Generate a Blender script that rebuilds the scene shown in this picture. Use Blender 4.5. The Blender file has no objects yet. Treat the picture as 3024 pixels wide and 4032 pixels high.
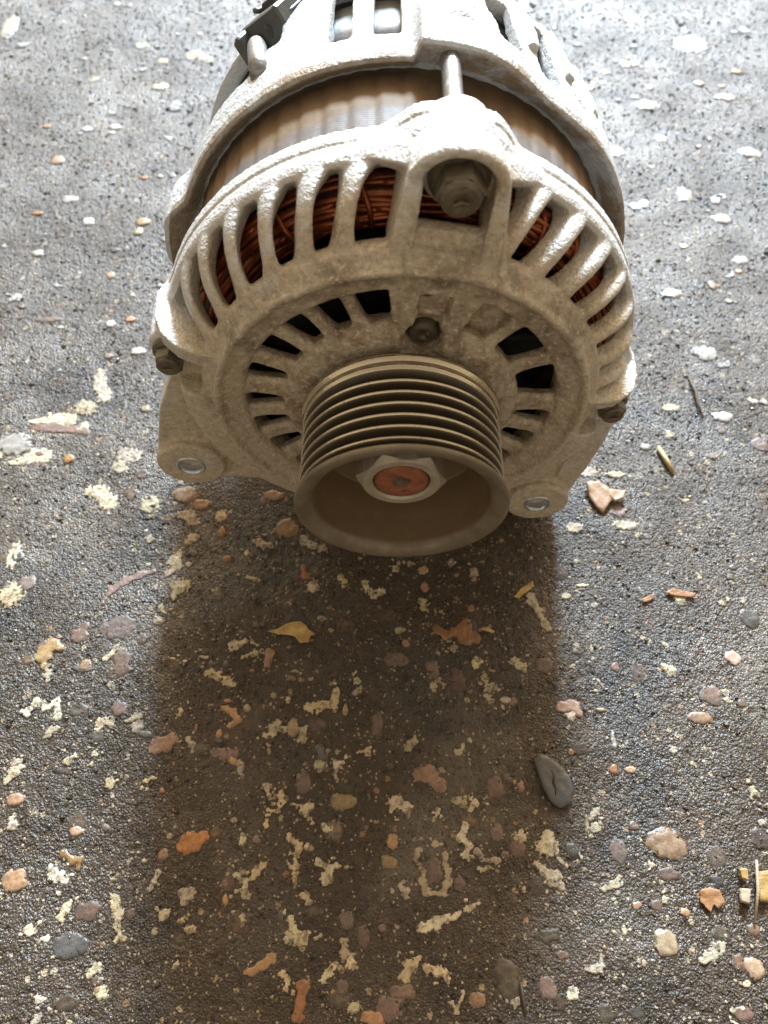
import bpy, math, random
import numpy as np
from mathutils import Vector, kdtree
random.seed(7); rng = np.random.default_rng(11)
R = math.radians
scene = bpy.context.scene
col = scene.collection

# ---------------------------------------------------------------- camera
GZ = 80.0                                    # height of the rotor axis above the ground, mm
cam_d = bpy.data.cameras.new('camera'); cam = bpy.data.objects.new('camera', cam_d); col.objects.link(cam)
scene.camera = cam
cam.location = (-0.00484161, -0.10453876, 0.17982223 + GZ/1000)
cam.rotation_euler = (R(30), 0, 0)           # looks 60 degrees down
cam_d.sensor_fit = 'VERTICAL'; cam_d.sensor_height = 36; cam_d.lens = 36*769/1024
cam_d.clip_start = 0.01; cam_d.clip_end = 200
cam_d.dof.use_dof = True; cam_d.dof.focus_distance = 0.225; cam_d.dof.aperture_fstop = 15
scene.render.resolution_x = 768; scene.render.resolution_y = 1024

# ---------------------------------------------------------------- sky, sun, exposure
SUN_EL, SUN_AZ = 33, 6                       # behind the alternator, a little to the right
w = bpy.data.worlds.new('World'); scene.world = w; w.use_nodes = True
nt = w.node_tree; bg = nt.nodes['Background']
sky = nt.nodes.new('ShaderNodeTexSky'); sky.sky_type = 'NISHITA'; sky.sun_disc = False
sky.sun_elevation = R(SUN_EL); sky.sun_rotation = R(SUN_AZ)
sky.air_density = 1.0; sky.dust_density = 5.0; sky.ozone_density = 0.6
hs = nt.nodes.new('ShaderNodeHueSaturation'); hs.inputs['Saturation'].default_value = 0.15
nt.links.new(sky.outputs[0], hs.inputs['Color']); tint = nt.nodes.new('ShaderNodeMix'); tint.data_type = 'RGBA'; tint.blend_type = 'MULTIPLY'; tint.inputs[0].default_value = 1
tint.inputs[7].default_value = (1.0, .82, .58, 1)    # the shade in the photograph is warm
nt.links.new(hs.outputs[0], tint.inputs[6]); nt.links.new(tint.outputs[2], bg.inputs['Color'])
bg.inputs['Strength'].default_value = 0.095
sd = bpy.data.lights.new('sun', 'SUN'); sun = bpy.data.objects.new('sun', sd); col.objects.link(sun)
sd.energy = 4.7; sd.angle = R(11); sd.color = (0.55, 0.77, 1.0)
v = Vector((math.sin(R(SUN_AZ))*math.cos(R(SUN_EL)), math.cos(R(SUN_AZ))*math.cos(R(SUN_EL)), math.sin(R(SUN_EL))))
sun.rotation_euler = v.to_track_quat('Z', 'Y').to_euler(); sun.location = v*3
vs = scene.view_settings; vs.view_transform = 'Standard'; vs.look = 'None'; vs.gamma = 1; vs.use_curve_mapping = False
vs.exposure = 1.35

# ---------------------------------------------------------------- material helpers
def new_mat(name):
    m = bpy.data.materials.new(name); m.use_nodes = True
    n = m.node_tree; return m, n, n.nodes['Principled BSDF']
class NG:
    def __init__(s, n): s.n = n; s.tc = n.nodes.new('ShaderNodeTexCoord')
    def add(s, t, **k):
        a = s.n.nodes.new(t)
        for q, x in k.items(): setattr(a, q, x)
        return a
    def link(s, a, b): s.n.links.new(a, b)
    def noise(s, scale, detail=4, rough=.6, dist=0, vec=None):
        a = s.add('ShaderNodeTexNoise'); a.inputs['Scale'].default_value = scale
        a.inputs['Detail'].default_value = detail; a.inputs['Roughness'].default_value = rough; a.inputs['Distortion'].default_value = dist
        s.link(vec or s.tc.outputs['Object'], a.inputs['Vector']); return a.outputs['Fac']
    def math(s, op, a, b=None, clamp=False):
        m = s.add('ShaderNodeMath', operation=op, use_clamp=clamp)
        for i, x in enumerate((a, b)):
            if x is None: continue
            if isinstance(x, (int, float)): m.inputs[i].default_value = x
            else: s.link(x, m.inputs[i])
        return m.outputs[0]
    def ramp(s, x, lo, hi, a=0., b=1.):
        m = s.add('ShaderNodeMapRange'); m.inputs['From Min'].default_value = lo; m.inputs['From Max'].default_value = hi
        m.inputs['To Min'].default_value = a; m.inputs['To Max'].default_value = b; s.link(x, m.inputs['Value']); return m.outputs[0]
    def mix(s, f, a, b):
        m = s.add('ShaderNodeMix', data_type='RGBA')
        if isinstance(f, (int, float)): m.inputs[0].default_value = f
        else: s.link(f, m.inputs[0])
        for i, x in ((6, a), (7, b)):
            if isinstance(x, tuple): m.inputs[i].default_value = (*x, 1)
            else: s.link(x, m.inputs[i])
        return m.outputs[2]
    def bump(s, h, dist, strength=1., normal=None):
        b = s.add('ShaderNodeBump'); b.inputs['Distance'].default_value = dist; b.inputs['Strength'].default_value = strength
        s.link(h, b.inputs['Height'])
        if normal: s.link(normal, b.inputs['Normal'])
        return b.outputs[0]

def cast_material(name, clean, dirt, grime, bias, rear=False):
    m, n, p = new_mat(name); g = NG(n)
    a = g.noise(38, 6, .66); b = g.noise(260, 4, .65); c = g.noise(1100, 3, .6)
    sep = g.add('ShaderNodeSeparateXYZ'); g.link(g.tc.outputs['Object'], sep.inputs[0])
    z = g.math('SUBTRACT', sep.outputs[2], GZ/1000)
    r2 = g.math('ADD', g.math('MULTIPLY', sep.outputs[0], sep.outputs[0]), g.math('MULTIPLY', z, z))
    r = g.math('SQRT', r2)
    rb = g.math('MULTIPLY', g.ramp(r, .050, .070, .30, -.16), g.ramp(z, -.01, .03, .25, 1))   # oily road dirt gathers round the pulley
    yb = g.math('ADD', g.ramp(sep.outputs[1], -.014, -.003, .12, -.16), g.ramp(z, -.02, .02, .12, 0))   # and on the front and low down
    f = g.math('ADD', g.math('ADD', g.math('ADD', g.math('MULTIPLY', a, 1.35), -.225), g.math('MULTIPLY', b, .55)), g.math('ADD', rb, yb))
    f = g.math('ADD', f, bias)
    if rear:                                               # browner on the face that meets the stator
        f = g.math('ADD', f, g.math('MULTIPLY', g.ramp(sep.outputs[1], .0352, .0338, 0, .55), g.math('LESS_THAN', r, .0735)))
    d = g.ramp(f, .64, .88)
    cc = g.mix(d, clean, dirt)
    gr = g.ramp(g.math('ADD', g.noise(70, 6, .7, 1.), g.math('MULTIPLY', rb, .5)), .58, .82)
    cc = g.mix(gr, cc, grime)
    e = g.noise(620, 3, .7); hub = g.ramp(r, .030, .056, 1, 0)
    cc = g.mix(g.math('MULTIPLY', g.ramp(g.noise(130, 5, .7, .5), .50, .68), g.math('ADD', g.math('MULTIPLY', hub, .85), .16)), cc, (.24, .135, .08))   # rusty film near the hub
    cc = g.mix(g.math('MULTIPLY', g.ramp(e, .54, .68), g.ramp(d, 0, 1, .2, .75)), cc, tuple(min(1, x*1.45) for x in dirt))
    cc = g.mix(g.math('MULTIPLY', g.ramp(e, .44, .34), g.ramp(d, 0, 1, .15, .45)), cc, grime)
    geo = g.add('ShaderNodeNewGeometry')                    # bare metal where handling has rubbed the proud edges
    wear = g.math('MULTIPLY', g.ramp(g.math('ADD', geo.outputs['Pointiness'], g.math('MULTIPLY', g.math('SUBTRACT', b, .5), .08)), .535, .60, 0, .8), g.ramp(a, .35, .6, .4, 1))
    cc = g.mix(wear, cc, clean)
    g.link(cc, p.inputs['Base Color'])
    g.link(g.ramp(d, 0, 1, .22, .03), p.inputs['Metallic'])
    g.link(g.ramp(b, .3, .7, .34, .6), p.inputs['Roughness'])
    h = g.math('ADD', g.math('ADD', g.math('MULTIPLY', b, .6), g.math('MULTIPLY', c, .5)), g.math('MULTIPLY', e, .6))
    g.link(g.bump(h, .0010, .9), p.inputs['Normal'])
    return m

def plain_material(name, c1, c2, scale, metallic, rough, bump=.0003, bscale=600, grime=None, gscale=80, glo=.52, ghi=.7):
    m, n, p = new_mat(name); g = NG(n)
    a = g.noise(scale, 5, .65)
    cc = g.mix(g.ramp(a, .32, .68), c1, c2)
    if grime:
        cc = g.mix(g.ramp(g.noise(gscale, 6, .7, .6), glo, ghi), cc, grime)
    g.link(cc, p.inputs['Base Color']); p.inputs['Metallic'].default_value = metallic
    g.link(g.ramp(g.noise(scale*2.3, 3), .3, .7, rough*.75, min(1, rough*1.25)), p.inputs['Roughness'])
    if bump: g.link(g.bump(g.noise(bscale, 4, .65), bump, .8), p.inputs['Normal'])
    return m

M = {}
M['cast'] = cast_material('cast_aluminium_dirty', (.63, .61, .58), (.53, .445, .335), (.19, .145, .10), -.03)
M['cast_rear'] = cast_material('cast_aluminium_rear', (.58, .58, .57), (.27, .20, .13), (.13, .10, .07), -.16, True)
def pulley_material():
    m, n, p = new_mat('pulley_steel'); g = NG(n)
    sep = g.add('ShaderNodeSeparateXYZ'); g.link(g.tc.outputs['Object'], sep.inputs[0])
    z = g.math('SUBTRACT', sep.outputs[2], GZ/1000)
    r = g.math('SQRT', g.math('ADD', g.math('MULTIPLY', sep.outputs[0], sep.outputs[0]), g.math('MULTIPLY', z, z)))
    a = g.noise(130, 5, .65); b = g.noise(700, 4, .65)
    grv = g.math('MULTIPLY', g.ramp(r, .0279, .0270, 0, 1), g.math('GREATER_THAN', r, .0249))      # belt rubber left in the grooves
    grv = g.math('MULTIPLY', grv, g.math('GREATER_THAN', sep.outputs[1], -.0584))
    crest = g.math('MULTIPLY', g.math('GREATER_THAN', r, .0277), g.math('GREATER_THAN', sep.outputs[1], -.0575))
    cc = g.mix(g.ramp(a, .34, .66), (.235, .19, .13), (.14, .11, .075))
    cup = g.math('MULTIPLY', g.math('LESS_THAN', r, .0243), g.math('GREATER_THAN', sep.outputs[1], -.0575))
    cc = g.mix(g.math('MULTIPLY', cup, g.ramp(a, .3, .7, .55, 1)), cc, (.19, .12, .062))
    cc = g.mix(g.ramp(grv, 0, 1, 0, .92), cc, (.045, .03, .018))
    cc = g.mix(g.math('MULTIPLY', crest, .9), cc, (.74, .64, .48))
    cc = g.mix(g.ramp(b, .62, .74, 0, .5), cc, (.14, .10, .06))
    g.link(cc, p.inputs['Base Color'])
    g.link(g.ramp(crest, 0, 1, .12, .95), p.inputs['Metallic'])
    g.link(g.math('SUBTRACT', g.ramp(a, .3, .7, .34, .48), g.math('MULTIPLY', crest, .2)), p.inputs['Roughness'])
    g.link(g.bump(b, .00012, .8), p.inputs['Normal'])
    return m
M['pulley'] = pulley_material()
M['nut'] = plain_material('nut_zinc', (.50, .46, .36), (.38, .33, .25), 200, .25, .42, .0001, 900)
M['rust'] = plain_material('rusty_shaft_end', (.42, .145, .072), (.23, .08, .042), 420, .05, .7, .0006, 900, (.14, .06, .035), 260, .56, .7)
M['bolt'] = plain_material('oily_bolt', (.17, .14, .095), (.09, .072, .05), 250, .25, .4, .0003, 700, (.20, .17, .11), 180)
M['screw'] = plain_material('oily_screw', (.13, .10, .07), (.07, .055, .04), 300, .25, .35, .0002, 900)
M['rod'] = plain_material('steel_rod', (.42, .43, .44), (.26, .27, .29), 220, .75, .38, .0003, 700, (.20, .15, .08), 90, .5, .66)
M['bush'] = plain_material('bush_steel', (.72, .77, .84), (.50, .54, .60), 150, .8, .2, .00006, 900)
M['copper'] = plain_material('enamelled_copper', (.40, .11, .038), (.17, .048, .024), 110, .6, .28, .0001, 900, (.16, .06, .035), 120, .55, .75)
M['coil_core'] = plain_material('coil_resin', (.05, .022, .014), (.025, .014, .01), 150, .1, .5)
M['dark'] = plain_material('dark_iron', (.03, .027, .024), (.016, .015, .014), 120, .2, .6)
M['plastic'] = plain_material('grey_black_plastic', (.07, .07, .068), (.11, .108, .10), 120, 0, .38, .0002, 500, (.15, .13, .10), 90, .6, .75)
M['wire_green'] = plain_material('terminal_wire', (.12, .14, .11), (.22, .22, .19), 300, .4, .4)
M['plate'] = plain_material('rectifier_plate', (.42, .42, .42), (.28, .26, .23), 90, .4, .45, .0001, 500, (.16, .13, .1), 60, .55, .75)

def stator_material():
    m, n, p = new_mat('stator_laminations'); g = NG(n)
    sep = g.add('ShaderNodeSeparateXYZ'); g.link(g.tc.outputs['Object'], sep.inputs[0])
    # laminations: fine rings along the axis
    wv = g.math('SINE', g.math('MULTIPLY', sep.outputs[1], 2*math.pi/.00085))
    a = g.noise(55, 5, .65); b = g.noise(300, 4, .65)
    # a rusty-brown varnish band runs round the rear half, with a ragged edge
    edge = g.math('ADD', sep.outputs[1], g.math('MULTIPLY', g.math('SUBTRACT', g.noise(48, 2, .5), .5), .016))
    f = g.ramp(edge, .0175, .0205)
    var = g.mix(g.ramp(b, .35, .7), (.21, .135, .075), (.165, .105, .058))
    lam = g.mix(g.ramp(b, .35, .68), (.175, .14, .12), (.135, .108, .09))
    cc = g.mix(f, lam, var)
    cc = g.mix(g.ramp(g.noise(200, 5, .7, 1), .60, .72, 0, .6), cc, (.15, .10, .065))
    g.link(cc, p.inputs['Base Color']); p.inputs['Metallic'].default_value = .05
    g.link(g.ramp(f, 0, 1, .6, .7), p.inputs['Roughness']); p.inputs['Specular IOR Level'].default_value = .25
    h = g.math('ADD', g.math('MULTIPLY', g.math('MULTIPLY', wv, g.ramp(f, 0, 1, 1, .2)), .05), g.math('MULTIPLY', b, .5))
    g.link(g.bump(h, .00045, .8), p.inputs['Normal'])
    return m
M['stator'] = stator_material()

def ground_material():
    m, n, p = new_mat('wet_worn_tarmac'); g = NG(n)
    a = g.noise(14, 5, .6); b = g.noise(120, 5, .65); c = g.noise(700, 4, .65)
    cc = g.mix(g.ramp(g.math('ADD', g.math('MULTIPLY', a, .5), g.math('MULTIPLY', b, .5)), .36, .66), (.030, .0175, .0075), (.060, .036, .0165))
    cc = g.mix(g.ramp(c, .5, .75, 0, .45), cc, (.095, .068, .044))
    cc = g.mix(g.ramp(g.noise(11, 7, .72, .6), .52, .64, 0, .55), cc, (.15, .118, .085))       # dusty dried areas
    cc = g.mix(g.ramp(g.noise(17, 6, .66), .52, .62, 0, .75), cc, (.020, .0145, .010))          # oil
    # rusty brown and purple-brown tints where stones lie just under the binder
    cc = g.mix(g.ramp(g.noise(60, 5, .6, .8), .60, .72, 0, .55), cc, (.11, .062, .04))
    # pale sand grains
    vo = g.add('ShaderNodeTexVoronoi'); vo.inputs['Scale'].default_value = 700; g.link(g.tc.outputs['Object'], vo.inputs['Vector'])
    grain = g.math('MULTIPLY', g.math('LESS_THAN', vo.outputs['Distance'], .30), g.math('GREATER_THAN', g.noise(310, 2), .555))
    cc = g.mix(g.math('MULTIPLY', grain, .8), cc, (.36, .27, .16))
    vw = g.add('ShaderNodeTexVoronoi'); vw.inputs['Scale'].default_value = 215; g.link(g.tc.outputs['Object'], vw.inputs['Vector'])
    wob = g.math('ADD', vw.outputs['Distance'], g.math('MULTIPLY', g.noise(900, 3), .3))
    crumb = g.math('MULTIPLY', g.math('LESS_THAN', wob, .36), g.math('GREATER_THAN', g.noise(95, 3), .53))
    hue = g.mix(g.math('GREATER_THAN', g.noise(150, 1), .55), (.38, .29, .17), (.27, .14, .06))
    cc = g.mix(g.math('MULTIPLY', crumb, .75), cc, hue)
    g.link(cc, p.inputs['Base Color'])
    rgh = g.ramp(b, .3, .7, .40, .64); g.link(rgh, p.inputs['Roughness'])
    p.inputs['Specular IOR Level'].default_value = .55
    wet = g.ramp(g.math('ADD', g.math('MULTIPLY', g.noise(27, 5, .66, .5), .65), g.math('MULTIPLY', b, .35)), .44, .60); g.link(g.ramp(wet, 0, 1, .0, .55), p.inputs['Coat Weight']); p.inputs['Coat Roughness'].default_value = .2   # water film
    vb = g.add('ShaderNodeTexVoronoi'); vb.inputs['Scale'].default_value = 1350; g.link(g.tc.outputs['Object'], vb.inputs['Vector'])
    vc = g.add('ShaderNodeTexVoronoi', feature='F1', distance='CHEBYCHEV'); vc.inputs['Scale'].default_value = 720; g.link(g.tc.outputs['Object'], vc.inputs['Vector'])
    c2 = g.noise(1500, 3, .6)
    h = g.math('ADD', g.math('ADD', g.math('MULTIPLY', c, .35), g.math('MULTIPLY', c2, .35)), g.math('MULTIPLY', vb.outputs['Distance'], -.4))
    h = g.math('ADD', h, g.math('MULTIPLY', vc.outputs['Distance'], -.4))
    bn = g.bump(h, .00085, .9); g.link(bn, p.inputs['Normal']); g.link(bn, p.inputs['Coat Normal'])
    return m
M['ground'] = ground_material()
M['wet_chip'] = plain_material('wet_dark_chip', (.06, .045, .032), (.11, .085, .06), 300, 0, .16, 0)
M['wet_chip'].node_tree.nodes['Principled BSDF'].inputs['Specular IOR Level'].default_value = .9

def stone_material(name, c1, c2, c3, rough=.4, bscale=500, bump=.0004, speck=.58, rim=1.1):
    m, n, p = new_mat(name); g = NG(n)
    inf = g.add('ShaderNodeObjectInfo')
    a = g.noise(240, 6, .7, .6); b = g.noise(520, 4, .65)
    cc = g.mix(g.ramp(a, .38, .62), c1, tuple(x*.8 for x in c2))
    cc = g.mix(g.ramp(b, speck, speck+.1, 0, .85), cc, c3)
    at = g.add('ShaderNodeAttribute', attribute_name='inner')
    hsv = g.add('ShaderNodeHueSaturation'); g.link(cc, hsv.inputs['Color'])
    g.link(g.ramp(inf.outputs['Random'], 0, 1, .487, .513), hsv.inputs['Hue'])
    g.link(g.ramp(g.math('FRACT', g.math('MULTIPLY', inf.outputs['Random'], 7.31)), 0, 1, .72, 1.22), hsv.inputs['Value'])
    g.link(g.ramp(g.math('FRACT', g.math('MULTIPLY', inf.outputs['Random'], 3.77)), 0, 1, .75, 1.1), hsv.inputs['Saturation'])
    q = g.noise(380, 4, .7)
    dm = g.math('ADD', g.math('MULTIPLY', at.outputs['Fac'], rim), g.math('MULTIPLY', g.math('SUBTRACT', q, .5), 1.9))
    g.link(g.mix(g.ramp(dm, .02, .20), (.058, .041, .026), hsv.outputs[0]), p.inputs['Base Color'])
    g.link(g.ramp(a, .3, .7, rough*.8, rough*1.25), p.inputs['Roughness'])
    g.link(g.bump(b, bump, .9), p.inputs['Normal'])
    return m
M['C'] = stone_material('cream_mortar', (.55, .44, .275), (.42, .32, .19), (.13, .09, .055), .5, speck=.53, bump=.0009, rim=1.25)
M['C_far'] = stone_material('pale_worn_mortar', (.42, .40, .36), (.30, .28, .25), (.12, .10, .08), .4, speck=.54, bump=.0009, rim=.9)
M['O'] = stone_material('orange_flint', (.40, .20, .08), (.27, .135, .06), (.10, .06, .04), .36, speck=.62)
M['P'] = stone_material('pinkish_brown_stone', (.19, .115, .08), (.13, .08, .06), (.06, .045, .036), .42, speck=.6)
M['G'] = stone_material('grey_stone', (.115, .10, .088), (.075, .066, .058), (.05, .042, .036), .34, speck=.64)
M['T'] = stone_material('tan_pebble', (.36, .245, .13), (.25, .15, .075), (.12, .08, .05), .36, speck=.64)
M['Q'] = stone_material('peach_flint', (.46, .30, .19), (.38, .23, .14), (.16, .10, .06), .4, speck=.66)
M['W'] = stone_material('pale_quartz', (.50, .46, .40), (.38, .34, .29), (.16, .13, .11), .28, speck=.66)
M['B'] = stone_material('olive_brown_stone', (.125, .10, .062), (.085, .064, .042), (.05, .04, .03), .36)
M['Y'] = stone_material('yellow_flint', (.45, .29, .10), (.36, .20, .06), (.14, .09, .04), .4)
M['buried_O'] = stone_material('buried_orange_stone', (.19, .10, .045), (.12, .066, .035), (.055, .036, .024), .45, speck=.52, rim=.5)
M['buried_P'] = stone_material('buried_brown_stone', (.125, .078, .052), (.085, .055, .04), (.05, .035, .025), .45, speck=.52, rim=.5)
M['buried_G'] = stone_material('buried_grey_stone', (.095, .08, .066), (.065, .054, .044), (.045, .035, .026), .45, speck=.52, rim=.5)
M['buried_B'] = stone_material('buried_olive_stone', (.11, .084, .048), (.075, .056, .034), (.045, .035, .025), .45, speck=.52, rim=.5)
M['leaf'] = plain_material('dry_leaf_yellow', (.62, .45, .18), (.34, .18, .055), 230, 0, .5, .0005, 420, (.14, .075, .03), 190, .58, .7)
M['leaf_brown'] = plain_material('dry_leaf_brown', (.34, .165, .07), (.24, .105, .045), 160, 0, .5, .0005, 420, (.42, .30, .18), 210, .6, .7)
M['peach'] = plain_material('peach_flake', (.47, .31, .20), (.36, .21, .125), 120, 0, .4, .0004, 420, (.20, .12, .075), 150, .6, .75)
M['straw'] = plain_material('straw', (.52, .40, .20), (.40, .28, .12), 260, 0, .5, .0002, 900)
M['slate'] = plain_material('slate', (.125, .12, .115), (.085, .082, .08), 130, 0, .33, .0003, 420)
M['twig'] = plain_material('dark_twig', (.06, .045, .03), (.10, .075, .05), 260, 0, .6)
M['wood'] = plain_material('wood_chip', (.42, .27, .09), (.30, .17, .055), 200, 0, .5, .0004, 700, (.10, .06, .03), 230, .6, .7)
M['wood_pale'] = plain_material('pale_wood_chip', (.46, .36, .24), (.34, .23, .14), 200, 0, .5, .0004, 700, (.12, .07, .04), 230, .6, .7)

# ---------------------------------------------------------------- mesh helpers (all lengths in mm)
def mesh_obj(name, V, Fc, mat, parent=None, off=(0, 0, 0), smooth=True, normals=None):
    V = np.asarray(V, float); me = bpy.data.meshes.new(name)
    me.from_pydata(((V+np.asarray(off))*.001).tolist(), [], [tuple(int(i) for i in f) for f in Fc])
    if mat: me.materials.append(mat)
    if smooth: me.polygons.foreach_set('use_smooth', np.ones(len(me.polygons), bool))
    me.update()
    if normals is not None: me.normals_split_custom_set_from_vertices(normals.tolist())
    o = bpy.data.objects.new(name, me); col.objects.link(o)
    if parent: o.parent = parent
    return o
GROUPS = {'leaf': 'leaf scraps lying on the tarmac', 'wood chip': 'wood chips at the right edge', 'stone flake': 'loose peach stone flakes', 'straw': 'straw bits on the tarmac', 'twig': 'twigs on the tarmac'}
def tag(o, label, cat, group=None):
    o['label'] = label; o['category'] = cat; group = group or GROUPS.get(cat)
    if group: o['group'] = group
    return o
class MB:
    def __init__(s): s.V = []; s.F = []
    def add(s, V, F):
        k = len(s.V); s.V += [tuple(map(float, q)) for q in V]; s.F += [tuple(int(i)+k for i in f) for f in F]; return s
    def obj(s, name, mat, parent=None, off=(0, 0, 0), smooth=True): return mesh_obj(name, s.V, s.F, mat, parent, off, smooth)

def pol(r, th, y):                            # clock angle in degrees, 0 = up, 90 = right
    return (r*math.sin(R(th)), y, r*math.cos(R(th)))
def lathe(prof, t0=0, t1=360, step=2., rf=None, axis=None):
    """closed (r,y) profile swept round the Y axis; rf(theta, r, y) may change the radius"""
    full = abs(t1-t0) >= 359.9
    n = max(3, int(round(abs(t1-t0)/step))); ths = [t0+(t1-t0)*i/n for i in range(n if full else n+1)]
    V = []; F = []; m = len(prof)
    for t in ths:
        for (r, y) in prof: V.append(pol(rf(t, r, y) if rf else r, t, y))
    k = len(ths)
    for i in range(k if full else k-1):
        j = (i+1) % k
        for a in range(m):
            b = (a+1) % m; F.append((i*m+a, j*m+a, j*m+b, i*m+b))
    if not full:
        F.append(tuple(range(m))); F.append(tuple((k-1)*m+a for a in reversed(range(m))))
    if axis: V = [(x+axis[0], y, z+axis[1]) for x, y, z in V]
    return V, F
def cap_lathe(prof, step=4., axis=None):
    """open profile (r,y) from outside to the axis (r=0 at the end allowed)"""
    n = int(360/step); V = []; F = []; m = len(prof)
    for i in range(n):
        for (r, y) in prof: V.append(pol(max(r, .001), i*step, y))
    for i in range(n):
        j = (i+1) % n
        for a in range(m-1): F.append((i*m+a, j*m+a, j*m+a+1, i*m+a+1))
    if axis: V = [(x+axis[0], y, z+axis[1]) for x, y, z in V]
    return V, F
def tube(P, r, sides=8, cap=True):
    P = [Vector(p) for p in P]; V = []; F = []; n = len(P); up = None
    rr = r if isinstance(r, (list, tuple)) else [r]*n
    for i, p in enumerate(P):
        t = (P[min(i+1, n-1)]-P[max(i-1, 0)]).normalized()
        if up is None:
            up = Vector((0, 0, 1)) if abs(t.z) < .9 else Vector((1, 0, 0))
        a = t.cross(up).normalized(); b = a.cross(t).normalized(); up = b
        for k in range(sides):
            c = 2*math.pi*k/sides; V.append(tuple(p+(a*math.cos(c)+b*math.sin(c))*rr[i]))
    for i in range(n-1):
        for k in range(sides):
            l = (k+1) % sides; F.append((i*sides+k, i*sides+l, (i+1)*sides+l, (i+1)*sides+k))
    if cap: F.append(tuple(reversed(range(sides)))); F.append(tuple((n-1)*sides+k for k in range(sides)))
    return V, F
def prism(P, f0, f1):
    """polygon P (2-D) extruded between two mapping functions"""
    n = len(P); V = [f0(*p) for p in P]+[f1(*p) for p in P]
    return V, [tuple(range(n)), tuple(reversed(range(n, 2*n)))]+[(i, i+n, (i+1) % n+n, (i+1) % n) for i in range(n)]
def heightfield(mask, top, bot, fn):
    """solid of the masked cells: top[i,j] at vertices, flat bottom; fn(i,j,y)->xyz"""
    ni, nj = mask.shape; idx = {}; V = []; F = []
    def vid(i, j, s):
        k = (i, j, s)
        if k not in idx: idx[k] = len(V); V.append(fn(i, j, top[i, j] if s == 0 else bot))
        return idx[k]
    for i in range(ni):
        for j in range(nj):
            if not mask[i, j]: continue
            F.append((vid(i, j, 0), vid(i, j+1, 0), vid(i+1, j+1, 0), vid(i+1, j, 0)))
            F.append((vid(i, j, 1), vid(i+1, j, 1), vid(i+1, j+1, 1), vid(i, j+1, 1)))
            for (a, b, p, q) in ((i-1, j, (i, j), (i, j+1)), (i+1, j, (i+1, j+1), (i+1, j)), (i, j-1, (i+1, j), (i, j)), (i, j+1, (i, j+1), (i+1, j+1))):
                if not (0 <= a < ni and 0 <= b < nj and mask[a, b]):
                    F.append((vid(*p, 0), vid(*p, 1), vid(*q, 1), vid(*q, 0)))
    return V, F

def perm_noise(x, y, seed=0):
    """vectorised 2-D gradient noise, about -1..1"""
    xi = np.floor(x).astype(np.int64); yi = np.floor(y).astype(np.int64); xf = x-xi; yf = y-yi
    def gr(ix, iy, dx, dy):
        h = (ix*374761393+iy*668265263+seed*144665) & 0xffffffff
        h = ((h ^ (h >> 13))*1274126177) & 0xffffffff; h = h ^ (h >> 16)
        a = (h & 0xffff)/65536.*2*np.pi
        return np.cos(a)*dx+np.sin(a)*dy
    u = xf*xf*xf*(xf*(xf*6-15)+10); vv = yf*yf*yf*(yf*(yf*6-15)+10)
    a = gr(xi, yi, xf, yf); b = gr(xi+1, yi, xf-1, yf); c = gr(xi, yi+1, xf, yf-1); d = gr(xi+1, yi+1, xf-1, yf-1)
    return ((a+(b-a)*u)*(1-vv)+(c+(d-c)*u)*vv)*1.5
def fuse(parts, voxel, smooth_it=3):
    """melt overlapping closed meshes into one cast skin; returns V (mm), faces, vertex normals"""
    mb = MB()
    for V, F in parts: mb.add(V, F)
    o = mb.obj('tmp', None, smooth=False)
    md = o.modifiers.new('r', 'REMESH'); md.mode = 'VOXEL'; md.voxel_size = voxel*.001; md.adaptivity = 0
    if smooth_it:
        sm = o.modifiers.new('s', 'SMOOTH'); sm.factor = .5; sm.iterations = smooth_it
    dg = bpy.context.evaluated_depsgraph_get(); e = o.evaluated_get(dg); me = e.to_mesh()
    n = len(me.vertices); V = np.empty(n*3); me.vertices.foreach_get('co', V); V = V.reshape(-1, 3)*1000
    N = np.empty(n*3); me.vertex_normals.foreach_get('vector', N); N = N.reshape(-1, 3)
    k = len(me.polygons); lt = np.empty(k, int); me.polygons.foreach_get('loop_total', lt)
    li = np.empty(len(me.loops), int); me.loops.foreach_get('vertex_index', li)
    Fq = li.reshape(-1, 4) if (lt == 4).all() else None
    if Fq is None: Fq = [tuple(p.vertices) for p in me.polygons]
    e.to_mesh_clear(); m0 = o.data; bpy.data.objects.remove(o); bpy.data.meshes.remove(m0)
    return V, np.asarray(Fq), N
def piece(name, V, Fq, N, sel, mat, parent, off):
    f = Fq[sel]
    if len(f) == 0: return None
    u, inv = np.unique(f.ravel(), return_inverse=True)
    return mesh_obj(name, V[u], inv.reshape(-1, 4), mat, parent, off, True, N[u])

# ================================================================ the alternator
OFF = (0, -60, GZ)
alt = bpy.data.objects.new('alternator', None); col.objects.link(alt); alt.location = (0, .060, 0)
alt.empty_display_size = .05
tag(alt, 'used car alternator with grimy ribbed cast housing and grooved belt pulley, lying on wet tarmac', 'alternator')

BOLTS = (9.8, 99.8, 189.8, -80.2)
def sstep(x): x = max(0., min(1., x)); return x*x*(3-2*x)
def dth(t, c): return (t-c+180) % 360-180
def bulge_front(t):
    b = 0
    for c, h, w0, w1 in ((9.8, 6.2, 5.5, 15.5), (99.8, 3.5, 6, 14), (-80.2, 1.6, 6, 14), (189.8, 10.3, 6, 15)):
        d = abs(dth(t, c)); b = max(b, h*(1-sstep((d-w0)/(w1-w0))))
    return b
def rf_front(t, r, y): return r+bulge_front(t)*max(0, min(1, (r-64.5)/4.))
def frame(tb):
    s, c = math.sin(R(tb)), math.cos(R(tb))
    return lambda u, v, y: (v*s+u*c, y, v*c-u*s)

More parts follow.
